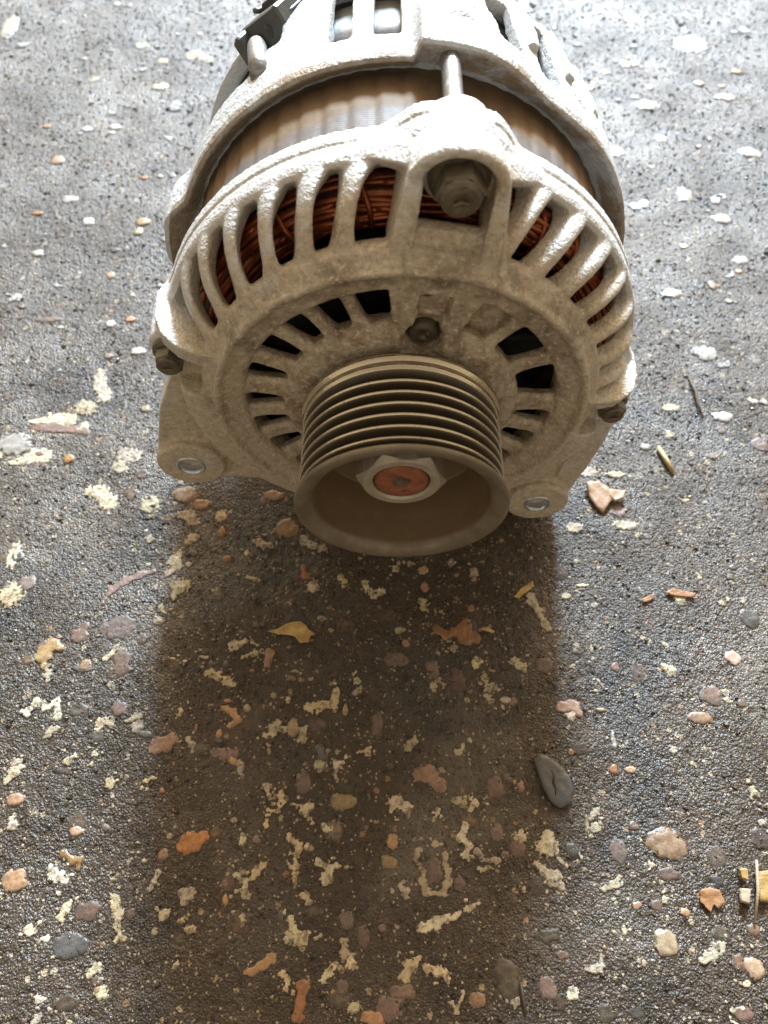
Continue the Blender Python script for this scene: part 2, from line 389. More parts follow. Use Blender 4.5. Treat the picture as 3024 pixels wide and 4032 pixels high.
FINS = [-56, -46.5, -36.5, -26.2, -16.4, -6.6, 31.2, 41.8, 52, 62, 72, 82, 91.5]
def fin_kw(t): return dict(depth=5.4, louver=-3.2, t0=2.1) if t < 0 else (dict(depth=6.2, louver=-2.4, t0=1.7, flare=.75) if t < 60 else dict(depth=5.2, louver=-.9, t0=1.5, flare=.6))
PATH = [(68.6, 58.5), (68.4, 53.5), (67.3, 48.6), (64.9, 44.2), (61.4, 40.6), (57.8, 38.0), (53.5, 36.0)]
def path_at(s):
    k = s*(len(PATH)-1); i = min(int(k), len(PATH)-2); f = k-i
    p0 = PATH[max(i-1, 0)]; p1 = PATH[i]; p2 = PATH[i+1]; p3 = PATH[min(i+2, len(PATH)-1)]
    h = lambda a, b, c, d: .5*((2*b)+(-a+c)*f+(2*a-5*b+4*c-d)*f*f+(-a+3*b-3*c+d)*f**3)
    return h(p0[0], p1[0], p2[0], p3[0]), h(p0[1], p1[1], p2[1], p3[1])
def fin_mesh(to, skew=-8.6, t0=1.75, depth=5.2, louver=-3.0, flare=1., N=22):
    V = []; F = []; C = []
    for i in range(N):
        s = i/(N-1); r, y = path_at(s); r2, y2 = path_at(min(1, s+.02)); r1, y1 = path_at(max(0, s-.02))
        tr, ty = r2-r1, y2-y1; L = math.hypot(tr, ty); nr, ny = ty/L, -tr/L      # inward normal
        if nr > 0: nr, ny = -nr, -ny
        th = to+skew*s
        t = t0+flare*(2.9*math.exp(-(s/.26)**2)+2.2*math.exp(-((1-s)/.17)**2))
        lo = louver
        def P(dep, half):
            rr = r+nr*dep; yy = y+ny*dep; a = th+lo*(dep/depth)+math.degrees(half/rr)
            return pol(rr, a, yy)
        ring = [P(.0, -t*.62), P(-.35, 0), P(.0, t*.62), P(1., t), P(depth-.8, t*.95), P(depth, t*.5), P(depth, -t*.5), P(depth-.8, -t*.95), P(1., -t)]
        V += ring; C.append(P(depth*.5, 0))
        m = len(ring)
        if i:
            for k in range(m):
                l = (k+1) % m; F.append(((i-1)*m+k, (i-1)*m+l, i*m+l, i*m+k))
    F.append(tuple(range(m))); F.append(tuple((N-1)*m+k for k in reversed(range(m))))
    return (V, F), np.array(C)

SPOKES = [(-19, 3.4), (-33.5, 3.6), (-48, 3.8), (-64, 5.0), (-80, 7.5), (-96, 5.5), (-111, 5.5), (-127, 6), (-142, 6), (-160, 6), (180, 7),
          (43, 3.8), (65, 4.6), (91, 7.5), (107, 5.4), (123, 5.6), (141, 5.4), (160, 6)]
def spoke_mesh(t, wd):
    f = frame(t); N = 12; V = []; F = []; C = []
    for i in range(N):
        s = i/(N-1); v = 30.5+s*17.5; hw = wd/2+1.6*math.exp(-(v-31.5)/2.2)+1.4*math.exp(-(46.8-v)/1.6)
        y = 36.4-.9*abs(2*s-1)**3
        ring = [f(-hw*.6, v, y), f(hw*.6, v, y), f(hw, v, y+.9), f(hw*.8, v, 40.2), f(-hw*.8, v, 40.2), f(-hw, v, y+.9)]
        V += ring; C.append(f(0, v, 38.2))
        if i:
            for k in range(6):
                l = (k+1) % 6; F.append(((i-1)*6+k, (i-1)*6+l, i*6+l, i*6+k))
    F.append(tuple(range(6))); F.append(tuple((N-1)*6+k for k in reversed(range(6))))
    return (V, F), np.array(C)

parts = []
band = [(62.3, 58.2), (66.3, 54.0), (67.6, 52.9), (68.6, 53.3), (69.2, 55), (69.3, 58.6), (68.2, 59.3), (69.5, 60.0), (69.5, 64), (64, 64), (62.3, 63)]
parts.append(lathe(band, step=1.5, rf=rf_front))
parts.append(lathe([(45, 44), (45, 36.0), (46, 35.0), (50.8, 33.9), (52.2, 32.2), (53.4, 32.1), (54.2, 34.6), (56.6, 36.6), (57.2, 38.3), (56.4, 41), (52, 44)], step=1.5))
parts.append(lathe([(9, 44), (9, 32.6), (20, 32.8), (24.6, 33.4), (24.6, 44)], step=2))
parts.append(lathe([(24, 40), (24, 33.3), (28.5, 33.8), (33.0, 34.8), (34.2, 36.2), (33.6, 40)], 10.5+11.5, 370.5-11.5, 2))
parts.append(lathe([(33, 40.6), (46, 40.6), (46, 44), (33, 44)], 24, 41, 2))
fin_c = []
for t in FINS:
    g_, c_ = fin_mesh(t, **fin_kw(t)); parts.append(g_); fin_c.append(c_)
spoke_c = []
for t, wd in SPOKES:
    g_, c_ = spoke_mesh(t, wd); parts.append(g_); spoke_c.append(c_)
# solid sector with the screw pocket and the keyhole above it
fr = frame(10.5); h_ = .5; ni, nj = 52, 48
U = (np.arange(ni+1)-26)*h_; VV = 24+np.arange(nj+1)*h_
UU, VG = np.meshgrid(U, VV, indexing='ij'); ang = np.degrees(np.arctan2(UU, VG)); rad = np.hypot(UU, VG)
cu = (UU[:-1, :-1]+UU[1:, 1:])/2; cv = (VG[:-1, :-1]+VG[1:, 1:])/2
ca = np.degrees(np.arctan2(cu, cv)); cr = np.hypot(cu, cv)
mask = (np.abs(ca) < 15.0) & (cr < 47)
keyh = ((cu+1.6)/2.3)**2+((cv-42.3)/1.7)**2 < 1
mask &= ~keyh
top = np.full(UU.shape, 34.6)
top[((UU/4.9)**2+((VG-29.8)/4.9)**2) < 1] = 40.0
top[(np.abs(UU) < 3.1) & (VG > 31) & (VG < 38.5)] = 38.2
top[(np.abs(UU-.2) < 4.2) & (VG >= 38.5) & (VG < 44.3)] = 38.0
top[(np.abs(UU) < 3.2) & (VG > 35.9) & (VG < 37.6)] = 36.6
parts.append(heightfield(mask, top, 44., lambda i, j, y: fr(U[i], VV[j], y)))
# lower half: closed shoulder and skirt
parts.append(lathe([(52, 44), (52, 34.4), (56, 34.6), (61, 35.8), (63.6, 37.4), (64.6, 40.5), (65, 50), (58, 50)], 105, 274.5, 1.5))
parts.append(lathe([(56, 49), (64, 45.5), (66.5, 50), (69, 54), (69.3, 60), (60, 60)], 97, 278, 1.5, rf=rf_front))
# bolt bosses
bt = {}
for tb in BOLTS:
    f = frame(tb); main = tb == 9.8
    seat = [(.01, 45.5), (7.5, 45.5), (8.6, 46.5), (9.2, 58), (8.2, 63.2), (.01, 63.2)] if main else [(.01, 47), (5.0, 47), (6.0, 48.2), (6.6, 60), (6.2, 63.4), (.01, 63.4)]
    rb_ = 70 if main else 67.6; parts.append(lathe(seat, step=10, axis=(f(0, rb_, 0)[0], f(0, rb_, 0)[2])))
f = frame(9.8)
wall = [(53, 35.2), (58, 35.8), (65, 38.6), (69, 40.8), (71.6, 43), (72.6, 47), (72, 56), (69, 62), (66, 62), (62.5, 58), (58, 49), (53, 44)]
parts.append(prism(wall, lambda v_, y: f(-11.8-(70-v_)*.12, v_, y+.8), lambda v_, y: f(-8.1, v_, y)))
parts.append(prism(wall, lambda v_, y: f(8.1, v_, y), lambda v_, y: f(11.8+(70-v_)*.14, v_, y+.8)))
V = []; F = []; prof = [(7.9, 42.6), (8.8, 41.4), (10.4, 41.4), (11.2, 42.8), (10.6, 52), (8.5, 61.5), (6.5, 61.5), (7.2, 50)]; m = len(prof); K = 26
for i in range(K):
    a = R(-100+200*i/(K-1))
    for (q, y) in prof: V.append(f(q*math.sin(a)*1.04, 69.4+q*math.cos(a)*(.92 if y < 45 else .80), y))
    if i:
        for k in range(m):
            l = (k+1) % m; F.append(((i-1)*m+k, (i-1)*m+l, i*m+l, i*m+k))
F.append(tuple(range(m))); F.append(tuple((K-1)*m+k for k in reversed(range(m)))); parts.append((V, F))
# flanks that run from the boss roof down to the band
for sg in (-1, 1):
    A_ = [(65, 61), (68, 46), (72.5, 43), (74.0, 50), (73.0, 60)]; B_ = [(65, 61), (67.6, 54.6), (68.8, 54.4), (69.3, 56.5), (69.3, 61)]
    Vq = [f(sg*8.5, v_, y) for v_, y in A_]+[f(sg*r_*math.sin(R(19)), r_*math.cos(R(19)), y) for r_, y in B_]
    parts.append((Vq, [(0, 1, 2, 3, 4), (9, 8, 7, 6, 5)]+[(k, k+5, (k+1) % 5+5, (k+1) % 5) for k in range(5)]))
parts.append(prism([(53, 35.0), (56.5, 35.6), (57.3, 38.6), (60.0, 39.2), (60.6, 41.5), (59.8, 43.2), (57, 44), (53, 44)], lambda v_, y: f(-9, v_, y), lambda v_, y: f(9, v_, y)))
for tb, sg in ((-80.2, 1), (99.8, -1)):
    f2 = frame(tb)
    lobe = [(53, 34.6), (58, 35.0), (64, 37.0), (68.5, 41), (71, 47), (71.5, 56), (69, 62), (64, 62), (58, 50), (53, 44)]
    parts.append(prism(lobe, lambda v_, y: f2(sg*7.2, v_-.6, y+.7), lambda v_, y: f2(sg*(12.8 if sg > 0 else 11.5), v_, y)))
    parts.append(prism([(50, 43), (68, 44.5), (72, 52), (70, 60), (62, 60), (50, 46)], lambda v_, y: f2(-9, v_, y), lambda v_, y: f2(9, v_, y)))
    parts.append(prism([(50, 35), (56, 35.2), (57.5, 38), (56, 44), (50, 44)], lambda v_, y: f2(-9, v_, y), lambda v_, y: f2(9, v_, y)))
# mounting flange: from the drum out to the two lugs
LUGS = [(-70.7, -39.6), (51.8, -65.0)]
outer = [(-66.5, 6), (-75, -12), (-81.8, -37), (-78, -48), (-70, -51), (-55, -51.5), (-36, -53), (-10, -60), (20, -66), (40, -70), (52, -76), (62, -70), (63.5, -58), (66.5, -44), (68.5, -26), (69, -14)]
an = [(math.degrees(math.atan2(x, z))) % 360 for x, z in outer]
V = []; F = []
def ray_out(t):
    best = 0
    s, c = math.sin(R(t)), math.cos(R(t))
    for i in range(len(outer)-1):
        (x1, z1), (x2, z2) = outer[i], outer[i+1]
        dx, dz = x2-x1, z2-z1; den = s*dz-c*dx
        if abs(den) < 1e-9: continue
        r = (x1*dz-z1*dx)/den; q = (x1*c-z1*s)/den
        if r > 0 and -1e-6 <= q <= 1+1e-6: best = max(best, r)
    return best
ths = np.linspace(min(an)+.1, max(an)-.1, 130); m = 4
for i, t in enumerate(ths):
    ro = ray_out(t)
    ro = max(ro, 58)
    V += [pol(54, t, 44), pol(ro, t, 43.2), pol(ro, t, 52.5), pol(54, t, 52.5)]
    if i:
        for k in range(4):
            l = (k+1) % 4; F.append(((i-1)*4+k, (i-1)*4+l, i*4+l, i*4+k))
F.append((0, 1, 2, 3)); F.append(tuple((len(ths)-1)*4+k for k in (3, 2, 1, 0))); parts.append((V, F))
for x, z in LUGS:
    parts.append(lathe([(4.3, 62), (4.3, 40.4), (7.0, 40.0), (10.9, 40.3), (11.6, 41.2), (11.6, 61), (10.8, 62)], step=6, axis=(x, z)))
# small rib on the left flange
parts.append(prism([(-58, -20), (-55.5, -20), (-57, -37), (-60, -37)], lambda x, z: (x, 42.3, z), lambda x, z: (x, 46, z)))
parts.append(prism([(58, -32), (61, -32), (59, -50), (56, -50)], lambda x, z: (x, 42.3, z), lambda x, z: (x, 46, z)))

Vf, Ff, Nf = fuse(parts, .5, 2)
# slightly lumpy sand-cast skin
def lump(V, N, amp, sc):
    q = V/sc
    return V+N*(amp*(perm_noise(q[:, 0]+q[:, 1]*.7, q[:, 2]-q[:, 1]*.6, 5)+.5*perm_noise(q[:, 0]*2.7+q[:, 1]*1.9, q[:, 2]*2.7-q[:, 1]*1.6, 9)))[:, None]
Vf = lump(Vf, Nf, .09, 3.2)
cen = Vf[Ff].mean(1)
lab = np.zeros(len(Ff), int)
def near(C, lo, hi, rad):
    k = len(C); a = int(lo*k); b = int(hi*k); best = np.full(len(cen), 1e9); arg = np.zeros(len(cen), int)
    for i in range(k):
        d = ((cen-C[i])**2).sum(1); u = d < best; best[u] = d[u]; arg[u] = i
    return (best < rad*rad) & (arg >= a) & (arg < b)
names = {}
nid = 1
for c_ in fin_c: lab[near(c_, .16, .86, 4.6) & (lab == 0)] = nid; names[nid] = 'fin'; nid += 1
for c_ in spoke_c: lab[near(c_, .2, .84, 4.6) & (lab == 0) & (np.abs(cen[:, 1]-39) < 5)] = nid; names[nid] = 'spoke'; nid += 1
for x, z in LUGS:
    lab[(np.hypot(cen[:, 0]-x, cen[:, 2]-z) < 11.9) & (cen[:, 1] < 63)] = nid; names[nid] = 'mounting_lug'; nid += 1
bu = cen[:, 0]*math.cos(R(9.8))-cen[:, 2]*math.sin(R(9.8)); bv = cen[:, 0]*math.sin(R(9.8))+cen[:, 2]*math.cos(R(9.8))
lab[(np.abs(bu) < 13.5) & (bv > 62) & (lab == 0)] = nid; names[nid] = 'bolt_boss'; nid += 1
rr_ = np.hypot(cen[:, 0], cen[:, 2])
lab[(rr_ < 33.0) & (lab == 0)] = nid; names[nid] = 'hub'; nid += 1
housing = piece('front_housing', Vf, Ff, Nf, lab == 0, M['cast'], alt, OFF)
lug_objs = []
for k in range(1, nid):
    par = alt if names[k] == 'mounting_lug' else housing
    o = piece(names[k], Vf, Ff, Nf, lab == k, M['cast'], par, OFF)
    if names[k] == 'mounting_lug': lug_objs.append(o)
# bushes in the lugs
for (x, z), lo in zip(LUGS, lug_objs):
    mb = MB(); mb.add(*lathe([(3.75, 61), (3.75, 41.1), (4.05, 40.0), (4.6, 39.85), (5.0, 40.1), (5.0, 61)], step=6, axis=(x, z)))
    mb.obj('bush', M['bush'], lo, OFF)
# through bolts
def hexpts(r, rot=0): return [(r*math.sin(R(60*i+rot)), r*math.cos(R(60*i+rot))) for i in range(6)]
for tb in BOLTS:
    f = frame(tb); x, _, z = f(0, 70, 0); main = tb == 9.8; sc = 1 if main else .74
    if not main: x, _, z = f(0, 67.0, 0)
    P = [(x, 47, z), (x, 70, z), (x, 98, z)]
    mb = MB(); mb.add(*tube([(x, y, z) for y in np.linspace(46, 98, 14)], 2.55, 14)); b = mb.obj('through_bolt', M['rod'], alt, OFF)
    mb = MB(); mb.add(*cap_lathe([(0, 46), (6.9, 46), (7.2, 45.4), (7.0, 44.6), (5.9, 43.6), (5.0, 43.6)], 8, (x, z)))
    rings = [(5.75, 44.2), (5.75, 39.2), (5.2, 38.4)]; k0 = 22 if tb == 9.8 else 10
    V = []; F = []
    for (r_, y) in rings: V += [(x+a, y, z+c) for a, c in hexpts(r_, k0)]
    for i in range(2):
        for k in range(6): F.append((i*6+k, i*6+(k+1) % 6, (i+1)*6+(k+1) % 6, (i+1)*6+k))
    F.append(tuple(12+k for k in range(6)))
    mb.add(V, F)
    mb.add(*cap_lathe([(4.7, 38.5), (4.5, 37.6), (3.9, 37.0), (2.6, 36.75), (1.6, 36.9), (1.2, 37.3), (0, 37.4)], 12, (x, z)))
    mb.add(*tube([(x-1.6, 36.7, z-.6), (x, 36.35, z+.4), (x+1.7, 36.75, z-.4)], .45, 6))
    if not main: mb.V = [(x+(p-x)*sc, 47+(q-47)*sc, z+(w_-z)*sc) for p, q, w_ in mb.V]
    h = mb.obj('bolt_head', M['bolt'], b, OFF, smooth=False)
# screw in the pocket
x, _, z = frame(10.5)(0, 29.8, 0)
mb = MB(); mb.add(*cap_lathe([(3.9, 40.2), (4.0, 37.4), (3.5, 36.3), (2.6, 35.7), (1.5, 35.5), (1.2, 35.9), (0, 36.1)], 12, (x, z)))
mb.add(*tube([(x+.9, 35.7, z-.8), (x+1.3, 35.45, z+.2), (x+1.0, 35.7, z+1.2)], .4, 6))
mb.obj('screw', M['screw'], alt, OFF)

# rotor, dark inside the windows, with its fan blades
mb = MB(); mb.add(*lathe([(10, 62), (10, 52), (43, 53), (46, 55), (47, 62)], step=6)); ro = mb.obj('rotor', M['dark'], alt, OFF)
mb = MB()
for k in range(12):
    f = frame(k*30+8)
    mb.add(*prism([(26, 52.5), (43, 52.5), (42, 48), (30, 49)], lambda v_, y: f(-4+(v_-26)*.35, v_, y), lambda v_, y: f(-2.8+(v_-26)*.35, v_, y)))
mb.obj('fan', M['dark'], ro, OFF)

# windings
mb = MB(); mb.add(*lathe([(56.5+5.0*math.cos(a), 55.0+5.2*math.sin(a)) for a in np.linspace(0, 2*math.pi, 14)[:-1]], step=5))
wind = mb.obj('winding', M['coil_core'], alt, OFF)
for k in range(46):
    ph = R(random.uniform(-45, 205)); a1, a2 = random.uniform(4, 16), random.uniform(3, 9); q1, q2 = random.uniform(0, 6.3), random.uniform(0, 6.3)
    rho = random.uniform(4.9, 5.9); t0 = random.uniform(-95, 60); t1 = min(112, t0+random.uniform(35, 110)); P = []
    n = int((t1-t0)/2.2)+4
    for i in range(n):
        t = t0+(t1-t0)*i/(n-1)
        p = ph+R(a1*math.sin(R(t*3.1)+q1)+a2*math.sin(R(t*7.7)+q2)); rh = rho+.35*math.sin(R(t*9)+q2)
        P.append(pol(56.5+rh*math.cos(p), t, 55.0-rh*math.sin(p)))
    mb = MB(); mb.add(*tube(P, .78, 7)); mb.obj('copper_wire', M['copper'], wind, OFF)
for t in (-13.2, -11.6, -10.2, -31, 29, 31, 33, 44, 46):
    P = []; sl = random.uniform(-5, 5)
    for i in range(12):
        p = R(-35+i*17); P.append(pol(56.5+6.2*math.cos(p), t+sl*math.sin(p)+random.uniform(-.15, .15), 55.0-6.3*math.sin(p)))
    mb = MB(); mb.add(*tube(P, .78, 7)); mb.obj('copper_wire', M['copper'], wind, OFF)

# stator
def rf_st(t, r, y):
    if r < 64: return r
    q = (t*58/360) % 1.0; d = min(q, 1-q)
    return r+.05-.34*math.exp(-(d/.16)**2)+.08*math.sin(q*6.283)
mb = MB(); mb.add(*lathe([(49, 62), (64.7, 62), (64.7, 70), (64.7, 80), (64.7, 97), (49, 97)], step=.6, rf=rf_st)); mb.obj('stator', M['stator'], alt, OFF)

# rear housing
def bulge_rear(t):
    d = dth(t, 9.5); b = 0
    if d > -6.2: b = 4.6*(1-sstep((d-4)/24))
    elif d > -7.0: b = 4.6*(d+7.0)/.8
    for c, h in ((99.8, 4.0), (-80.2, 5.2), (189.8, 9)):
        e = abs(dth(t, c)); b = max(b, h*(1-sstep((e-5)/9)))
    if 30 < t < 130: b = max(b, 2.2*sstep((t-30)/30))
    return b
def rf_rear(t, r, y): return r+bulge_rear(t)*max(0, min(1, (r-66.5)/2.))*(1-sstep((y-104)/26))
parts = []
parts.append(lathe([(62, 96.5), (65.2, 94.8), (68.9, 90.4), (69.8, 90.8), (70, 93), (70, 102), (62, 102)], step=1.2, rf=rf_rear))
def seg(t0, t1, y1, y2=None):
    y2 = y2 or 143
    prof = [(66.4, y1), (69.8, y1)]+[(69.8-.04*(y-100)-(.0007*(y-100)**2), y) for y in np.linspace(y1+4, y2, 8)]+[(63.5, y2)]
    return lathe(prof, t0, t1, 1.0, rf=rf_rear)
for a, b in ((-29.5, -16.6), (-11.2, -6.4), (-.2, 20.6), (27.6, 33), (40, 44.5), (51.5, 56), (63, 67), (74, 79), (86, 112), (120, 240), (-118, -84)): parts.append(seg(a, b, 100))
parts.append(seg(-84, -29, 100, 108)); parts.append(seg(-34, -16.6, 100, 116))
parts.append(lathe([(62, 136), (67.0, 136), (66.0, 142), (61, 154), (48, 160), (14, 162), (14, 156), (58, 148)], step=2))
# proud ribs and the foundry lump on top of the rear cover
for t, r0 in ((12, 3), (31.2, 1.6), (43, 1.6), (54.6, 1.6), (65.8, 1.6), (77.6, 1.6)):
    parts.append(prism([(64, 112), (70.0+r0, 112), (70.6+r0*.6, 118), (68.6, 138), (62, 143)], lambda v_, y, t=t: frame(t)(-1.6, v_, y), lambda v_, y, t=t: frame(t)(1.6, v_, y)))
parts.append(lathe([(.01, 100), (5, 100), (7, 104), (7, 124), (5, 128), (.01, 128)], step=12, axis=(13.5, 67.5)))
for x, z in LUGS:                                           # rear mounting ears on the same hinge line
    parts.append(lathe([(4.3, 93), (11.2, 93), (11.6, 94), (11.6, 110), (11, 111), (4.3, 111)], step=8, axis=(x, z)))
    q_ = math.hypot(x, z); cx_, cz_ = x/q_, z/q_
    parts.append(prism([(58, -16), (q_, -10.8), (q_, 10.8), (58, 16)], lambda r_, u: (cx_*r_-cz_*u, 96, cz_*r_+cx_*u), lambda r_, u: (cx_*r_-cz_*u, 108, cz_*r_+cx_*u)))
Vr, Fr, Nr = fuse(parts, .7, 2)
Vr = lump(Vr, Nr, .12, 3.0)
cr_ = Vr[Fr].mean(1); labr = np.zeros(len(Fr), int)
tr_ = np.degrees(np.arctan2(cr_[:, 0], cr_[:, 2])); rad_ = np.hypot(cr_[:, 0], cr_[:, 2])
RIBS = ((-11.4, -6.2), (27.4, 33.2), (39.8, 44.7), (51.3, 56.2), (62.8, 67.2), (73.8, 79.2))
for k, (a, b) in enumerate(RIBS): labr[(tr_ > a) & (tr_ < b) & (cr_[:, 1] > 104) & (cr_[:, 1] < 134) & (rad_ > 62.5)] = k+1
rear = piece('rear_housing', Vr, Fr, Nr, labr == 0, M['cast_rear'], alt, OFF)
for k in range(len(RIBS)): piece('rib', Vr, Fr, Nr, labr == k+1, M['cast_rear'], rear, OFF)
mb = MB(); mb.add(*lathe([(40, 97), (59, 97), (62.2, 99), (62.2, 110.5), (59.5, 111), (59.5, 115), (61.8, 116), (61.8, 134), (40, 134)], step=3)); mb.obj('rectifier_plate', M['plate'], alt, OFF)

# stud and plug at the upper left of the rear cover
mb = MB(); mb.add(*tube([(-38.6, 104, 56.8), (-39.6, 110, 57.2), (-40.6, 117, 57.6), (-40.9, 119, 57.8), (-41.0, 119.8, 57.8)], [2.9, 2.9, 2.8, 2.2, .8], 14)); mb.obj('stud', M['rod'], alt, OFF)
def rbox(cx, cy, cz, sx, sy, sz, rot=0, tilt=0, bev=.8):
    V = []; F = []
    xs = [-sx, -sx+bev, sx-bev, sx]; zs = [-sz, -sz+bev, sz-bev, sz]
    P = [(xs[1], zs[0]), (xs[2], zs[0]), (xs[3], zs[1]), (xs[3], zs[2]), (xs[2], zs[3]), (xs[1], zs[3]), (xs[0], zs[2]), (xs[0], zs[1])]
    rows = [(-sy, .86), (-sy+bev, 1), (sy-bev, 1), (sy, .86)]
    for y, q in rows:
        for a, b in P: V.append((a*(1-(1-q)*.5), y, b*(1-(1-q)*.5)))
    for i in range(3):
        for k in range(8): F.append((i*8+k, i*8+(k+1) % 8, (i+1)*8+(k+1) % 8, (i+1)*8+k))
    F.append(tuple(range(8))); F.append(tuple(24+k for k in reversed(range(8))))
    c, s = math.cos(R(rot)), math.sin(R(rot)); c2, s2 = math.cos(R(tilt)), math.sin(R(tilt))
    out = []
    for a, y, b in V:
        a, b = a*c2+b*s2, -a*s2+b*c2
        a, y = a*c-y*s, a*s+y*c
        out.append((a+cx, y+cy, b+cz))
    return out, F
mb = MB(); mb.add(*rbox(-34.6, 136, 54.5, 8.5, 9, 5.5, -28, -38)); mb.add(*rbox(-42.1, 133.5, 50.8, 1.2, 8.0, 4.6, -28, -38)); mb.add(*rbox(-44.2, 135, 48.8, .9, 6.5, 4.0, -28, -38))
mb.add(*rbox(-28.1, 142, 58.5, 4.5, 7, 2.2, -28, -20)); mb.add(*rbox(-38.6, 130, 56.5, 1.0, 3.4, 2.0, 20, -38))
for q in range(4): mb.add(*rbox(-39.5+q*3.1, 128.4+q*1.6, 52.2+q*2.3, .55, 1.6, 3.2, -28, -38))
mb.add(*rbox(-37.5, 139, 58.6, 3.2, 2.2, 1.6, -28, -38)); mb.add(*rbox(-30.6, 134.5, 60.2, 2.0, 4.6, .9, -28, -38))
plug = mb.obj('plug', M['plastic'], alt, OFF, smooth=False)
for k, (x, y, z) in enumerate(((-41.5, 134, 56), (-35.5, 136, 60.5), (-29, 139, 62))):
    P = [(x+5.2*math.sin(a)*(1 if k != 1 else -1)*.6, y+6+6*math.sin(a*.5), z+4.2*(1-math.cos(a))*.8+.4*k) for a in np.linspace(-.6, 3.6, 14)]
    mb = MB(); mb.add(*tube(P, .8, 8)); mb.obj('terminal_wire', M['wire_green'], plug, OFF)

# pulley
prof = [(8, 30.8), (24, 30.8), (27.6, 30.6), (28.5, 30.2), (28.75, 29.4), (28.5, 28.7), (27.7, 28.3), (27.5, 27.9), (28.2, 27.4), (28.35, 26.6), (27.9, 25.7)]
y = 25.55
for k in range(7):
    prof += [(25.2, y-1.35), (25.2, y-1.75)]
    if k < 6: prof += [(27.55, y-3.05), (27.95, y-3.3), (28.08, y-3.52), (27.95, y-3.75), (27.55, y-3.95)]
    y -= 3.56
prof += [(28.3, 1.9), (28.9, 1.5), (29.15, .9), (29.0, .25), (28.5, 0), (27.2, .05), (25.4, .9), (24.4, 2.0), (24.0, 3.5), (23.8, 21.0), (23.0, 21.8), (8, 22)]
mb = MB(); mb.add(*lathe(prof, step=1.5)); pulley = mb.obj('pulley', M['pulley'], alt, OFF)
md = pulley.data; md.shade_smooth() if hasattr(md, 'shade_smooth') else None
mod = pulley.modifiers.new('edges', 'EDGE_SPLIT'); mod.split_angle = R(58)
V = []; F = []; K = 72
def hexr(t): return 11.15/math.cos(R((t % 60)-30))
for q in range(7):
    for k in range(K):
        t = 360*k/K+36-30+30; rh = min(hexr(t-36), 12.75)
        r_, y = ((rh, 21.6), (rh, 9.1+(rh-11.1)*.55), (11.05, 8.75), (10.6, 8.4), (8.7, 8.4), (8.0, 9.0), (7.75, 11.5))[q]
        V.append((r_*math.sin(R(t)), y, r_*math.cos(R(t))))
    if q:
        for k in range(K):
            l = (k+1) % K; F.append(((q-1)*K+k, (q-1)*K+l, q*K+l, q*K+k))
mb = MB(); mb.add(V, F); nut = mb.obj('nut', M['nut'], pulley, OFF); mo = nut.modifiers.new('edges', 'EDGE_SPLIT'); mo.split_angle = R(28)
mb = MB(); mb.add(*cap_lathe([(7.5, 12), (7.45, 9.3), (6.9, 8.55), (4.2, 8.25), (2.9, 8.4), (2.4, 8.9), (2.2, 12), (0, 13.5)], 6)); mb.obj('shaft', M['rust'], pulley, OFF)
mb = MB(); mb.add(*cap_lathe([(2.35, 8.95), (1.6, 9.3), (0, 9.6)], 12)); mb.obj('hole_shade_disc', M['bolt'], pulley, OFF)  # dark disc standing in for the shade inside the shaft's centre hole

# ================================================================ the ground
def base_h(x, y):
    x = np.asarray(x, float); y = np.asarray(y, float)
    return .9*perm_noise(x/48, y/48, 1)+.5*perm_noise(x/19, y/19, 2)
def grit_h(x, y):
    a = perm_noise(x/4.2, y/4.2, 3); b = perm_noise(x/2.1, y/2.1, 4); c = perm_noise(x/1.15, y/1.15, 6)
    q = perm_noise(x/31, y/31, 8)+.5*perm_noise(x/11, y/11, 12)
    rough = np.clip(.9+1.1*q, .25, 2.2)                      # scoured and smooth areas
    pits = np.clip(perm_noise(x/3.1, y/3.1, 14)-.38, 0, 1)    # little holes where grains came out
    return (.17*np.abs(a)+.12*b+.13*c)*rough-.9*pits-.05
def axis_coords(core):
    lo, hi = core[0], core[-1]; out = []; s = 1.; p = hi
    while p < 40000: s *= 1.35; p += s; out.append(p)
    neg = []; s = 1.; p = lo
    while p > -40000: s *= 1.35; p -= s; neg.append(p)
    return np.array(neg[::-1]+list(core)+out)
def graded(segs):
    c = []
    for a, b, s in segs: c += list(np.arange(a, b, s))
    return c
gx = axis_coords(graded(((-262, -132, 1.0), (-132, 125, .62), (125, 256, 1.0))))
gy = axis_coords(graded(((-128, 110, .62), (110, 260, .85), (260, 432, 1.15))))
GX, GY = np.meshgrid(gx, gy, indexing='ij')
inner = (np.abs(GX) < 300) & (GY > -160) & (GY < 470)
HZ = base_h(GX, GY)*np.where(inner, 1, 0)+np.where(inner, grit_h(GX, GY), 0)
nx, ny = GX.shape
V = np.stack([GX, GY, HZ], -1).reshape(-1, 3)*.001
idx = np.arange(nx*ny).reshape(nx, ny)
Q = np.stack([idx[:-1, :-1], idx[1:, :-1], idx[1:, 1:], idx[:-1, 1:]], -1).reshape(-1, 4)
me = bpy.data.meshes.new('ground'); me.vertices.add(len(V)); me.vertices.foreach_set('co', V.ravel())
me.loops.add(Q.size); me.loops.foreach_set('vertex_index', Q.ravel().astype(np.int32))
me.polygons.add(len(Q)); me.polygons.foreach_set('loop_start', np.arange(0, Q.size, 4, dtype=np.int32)); me.polygons.foreach_set('loop_total', np.full(len(Q), 4, np.int32))
me.update(calc_edges=True); me.polygons.foreach_set('use_smooth', np.ones(len(Q), bool)); me.materials.append(M['ground'])
ground = bpy.data.objects.new('ground', me); col.objects.link(ground)
ground['kind'] = 'structure'; ground['label'] = 'dark wet worn tarmac with stones and pale mortar showing through'

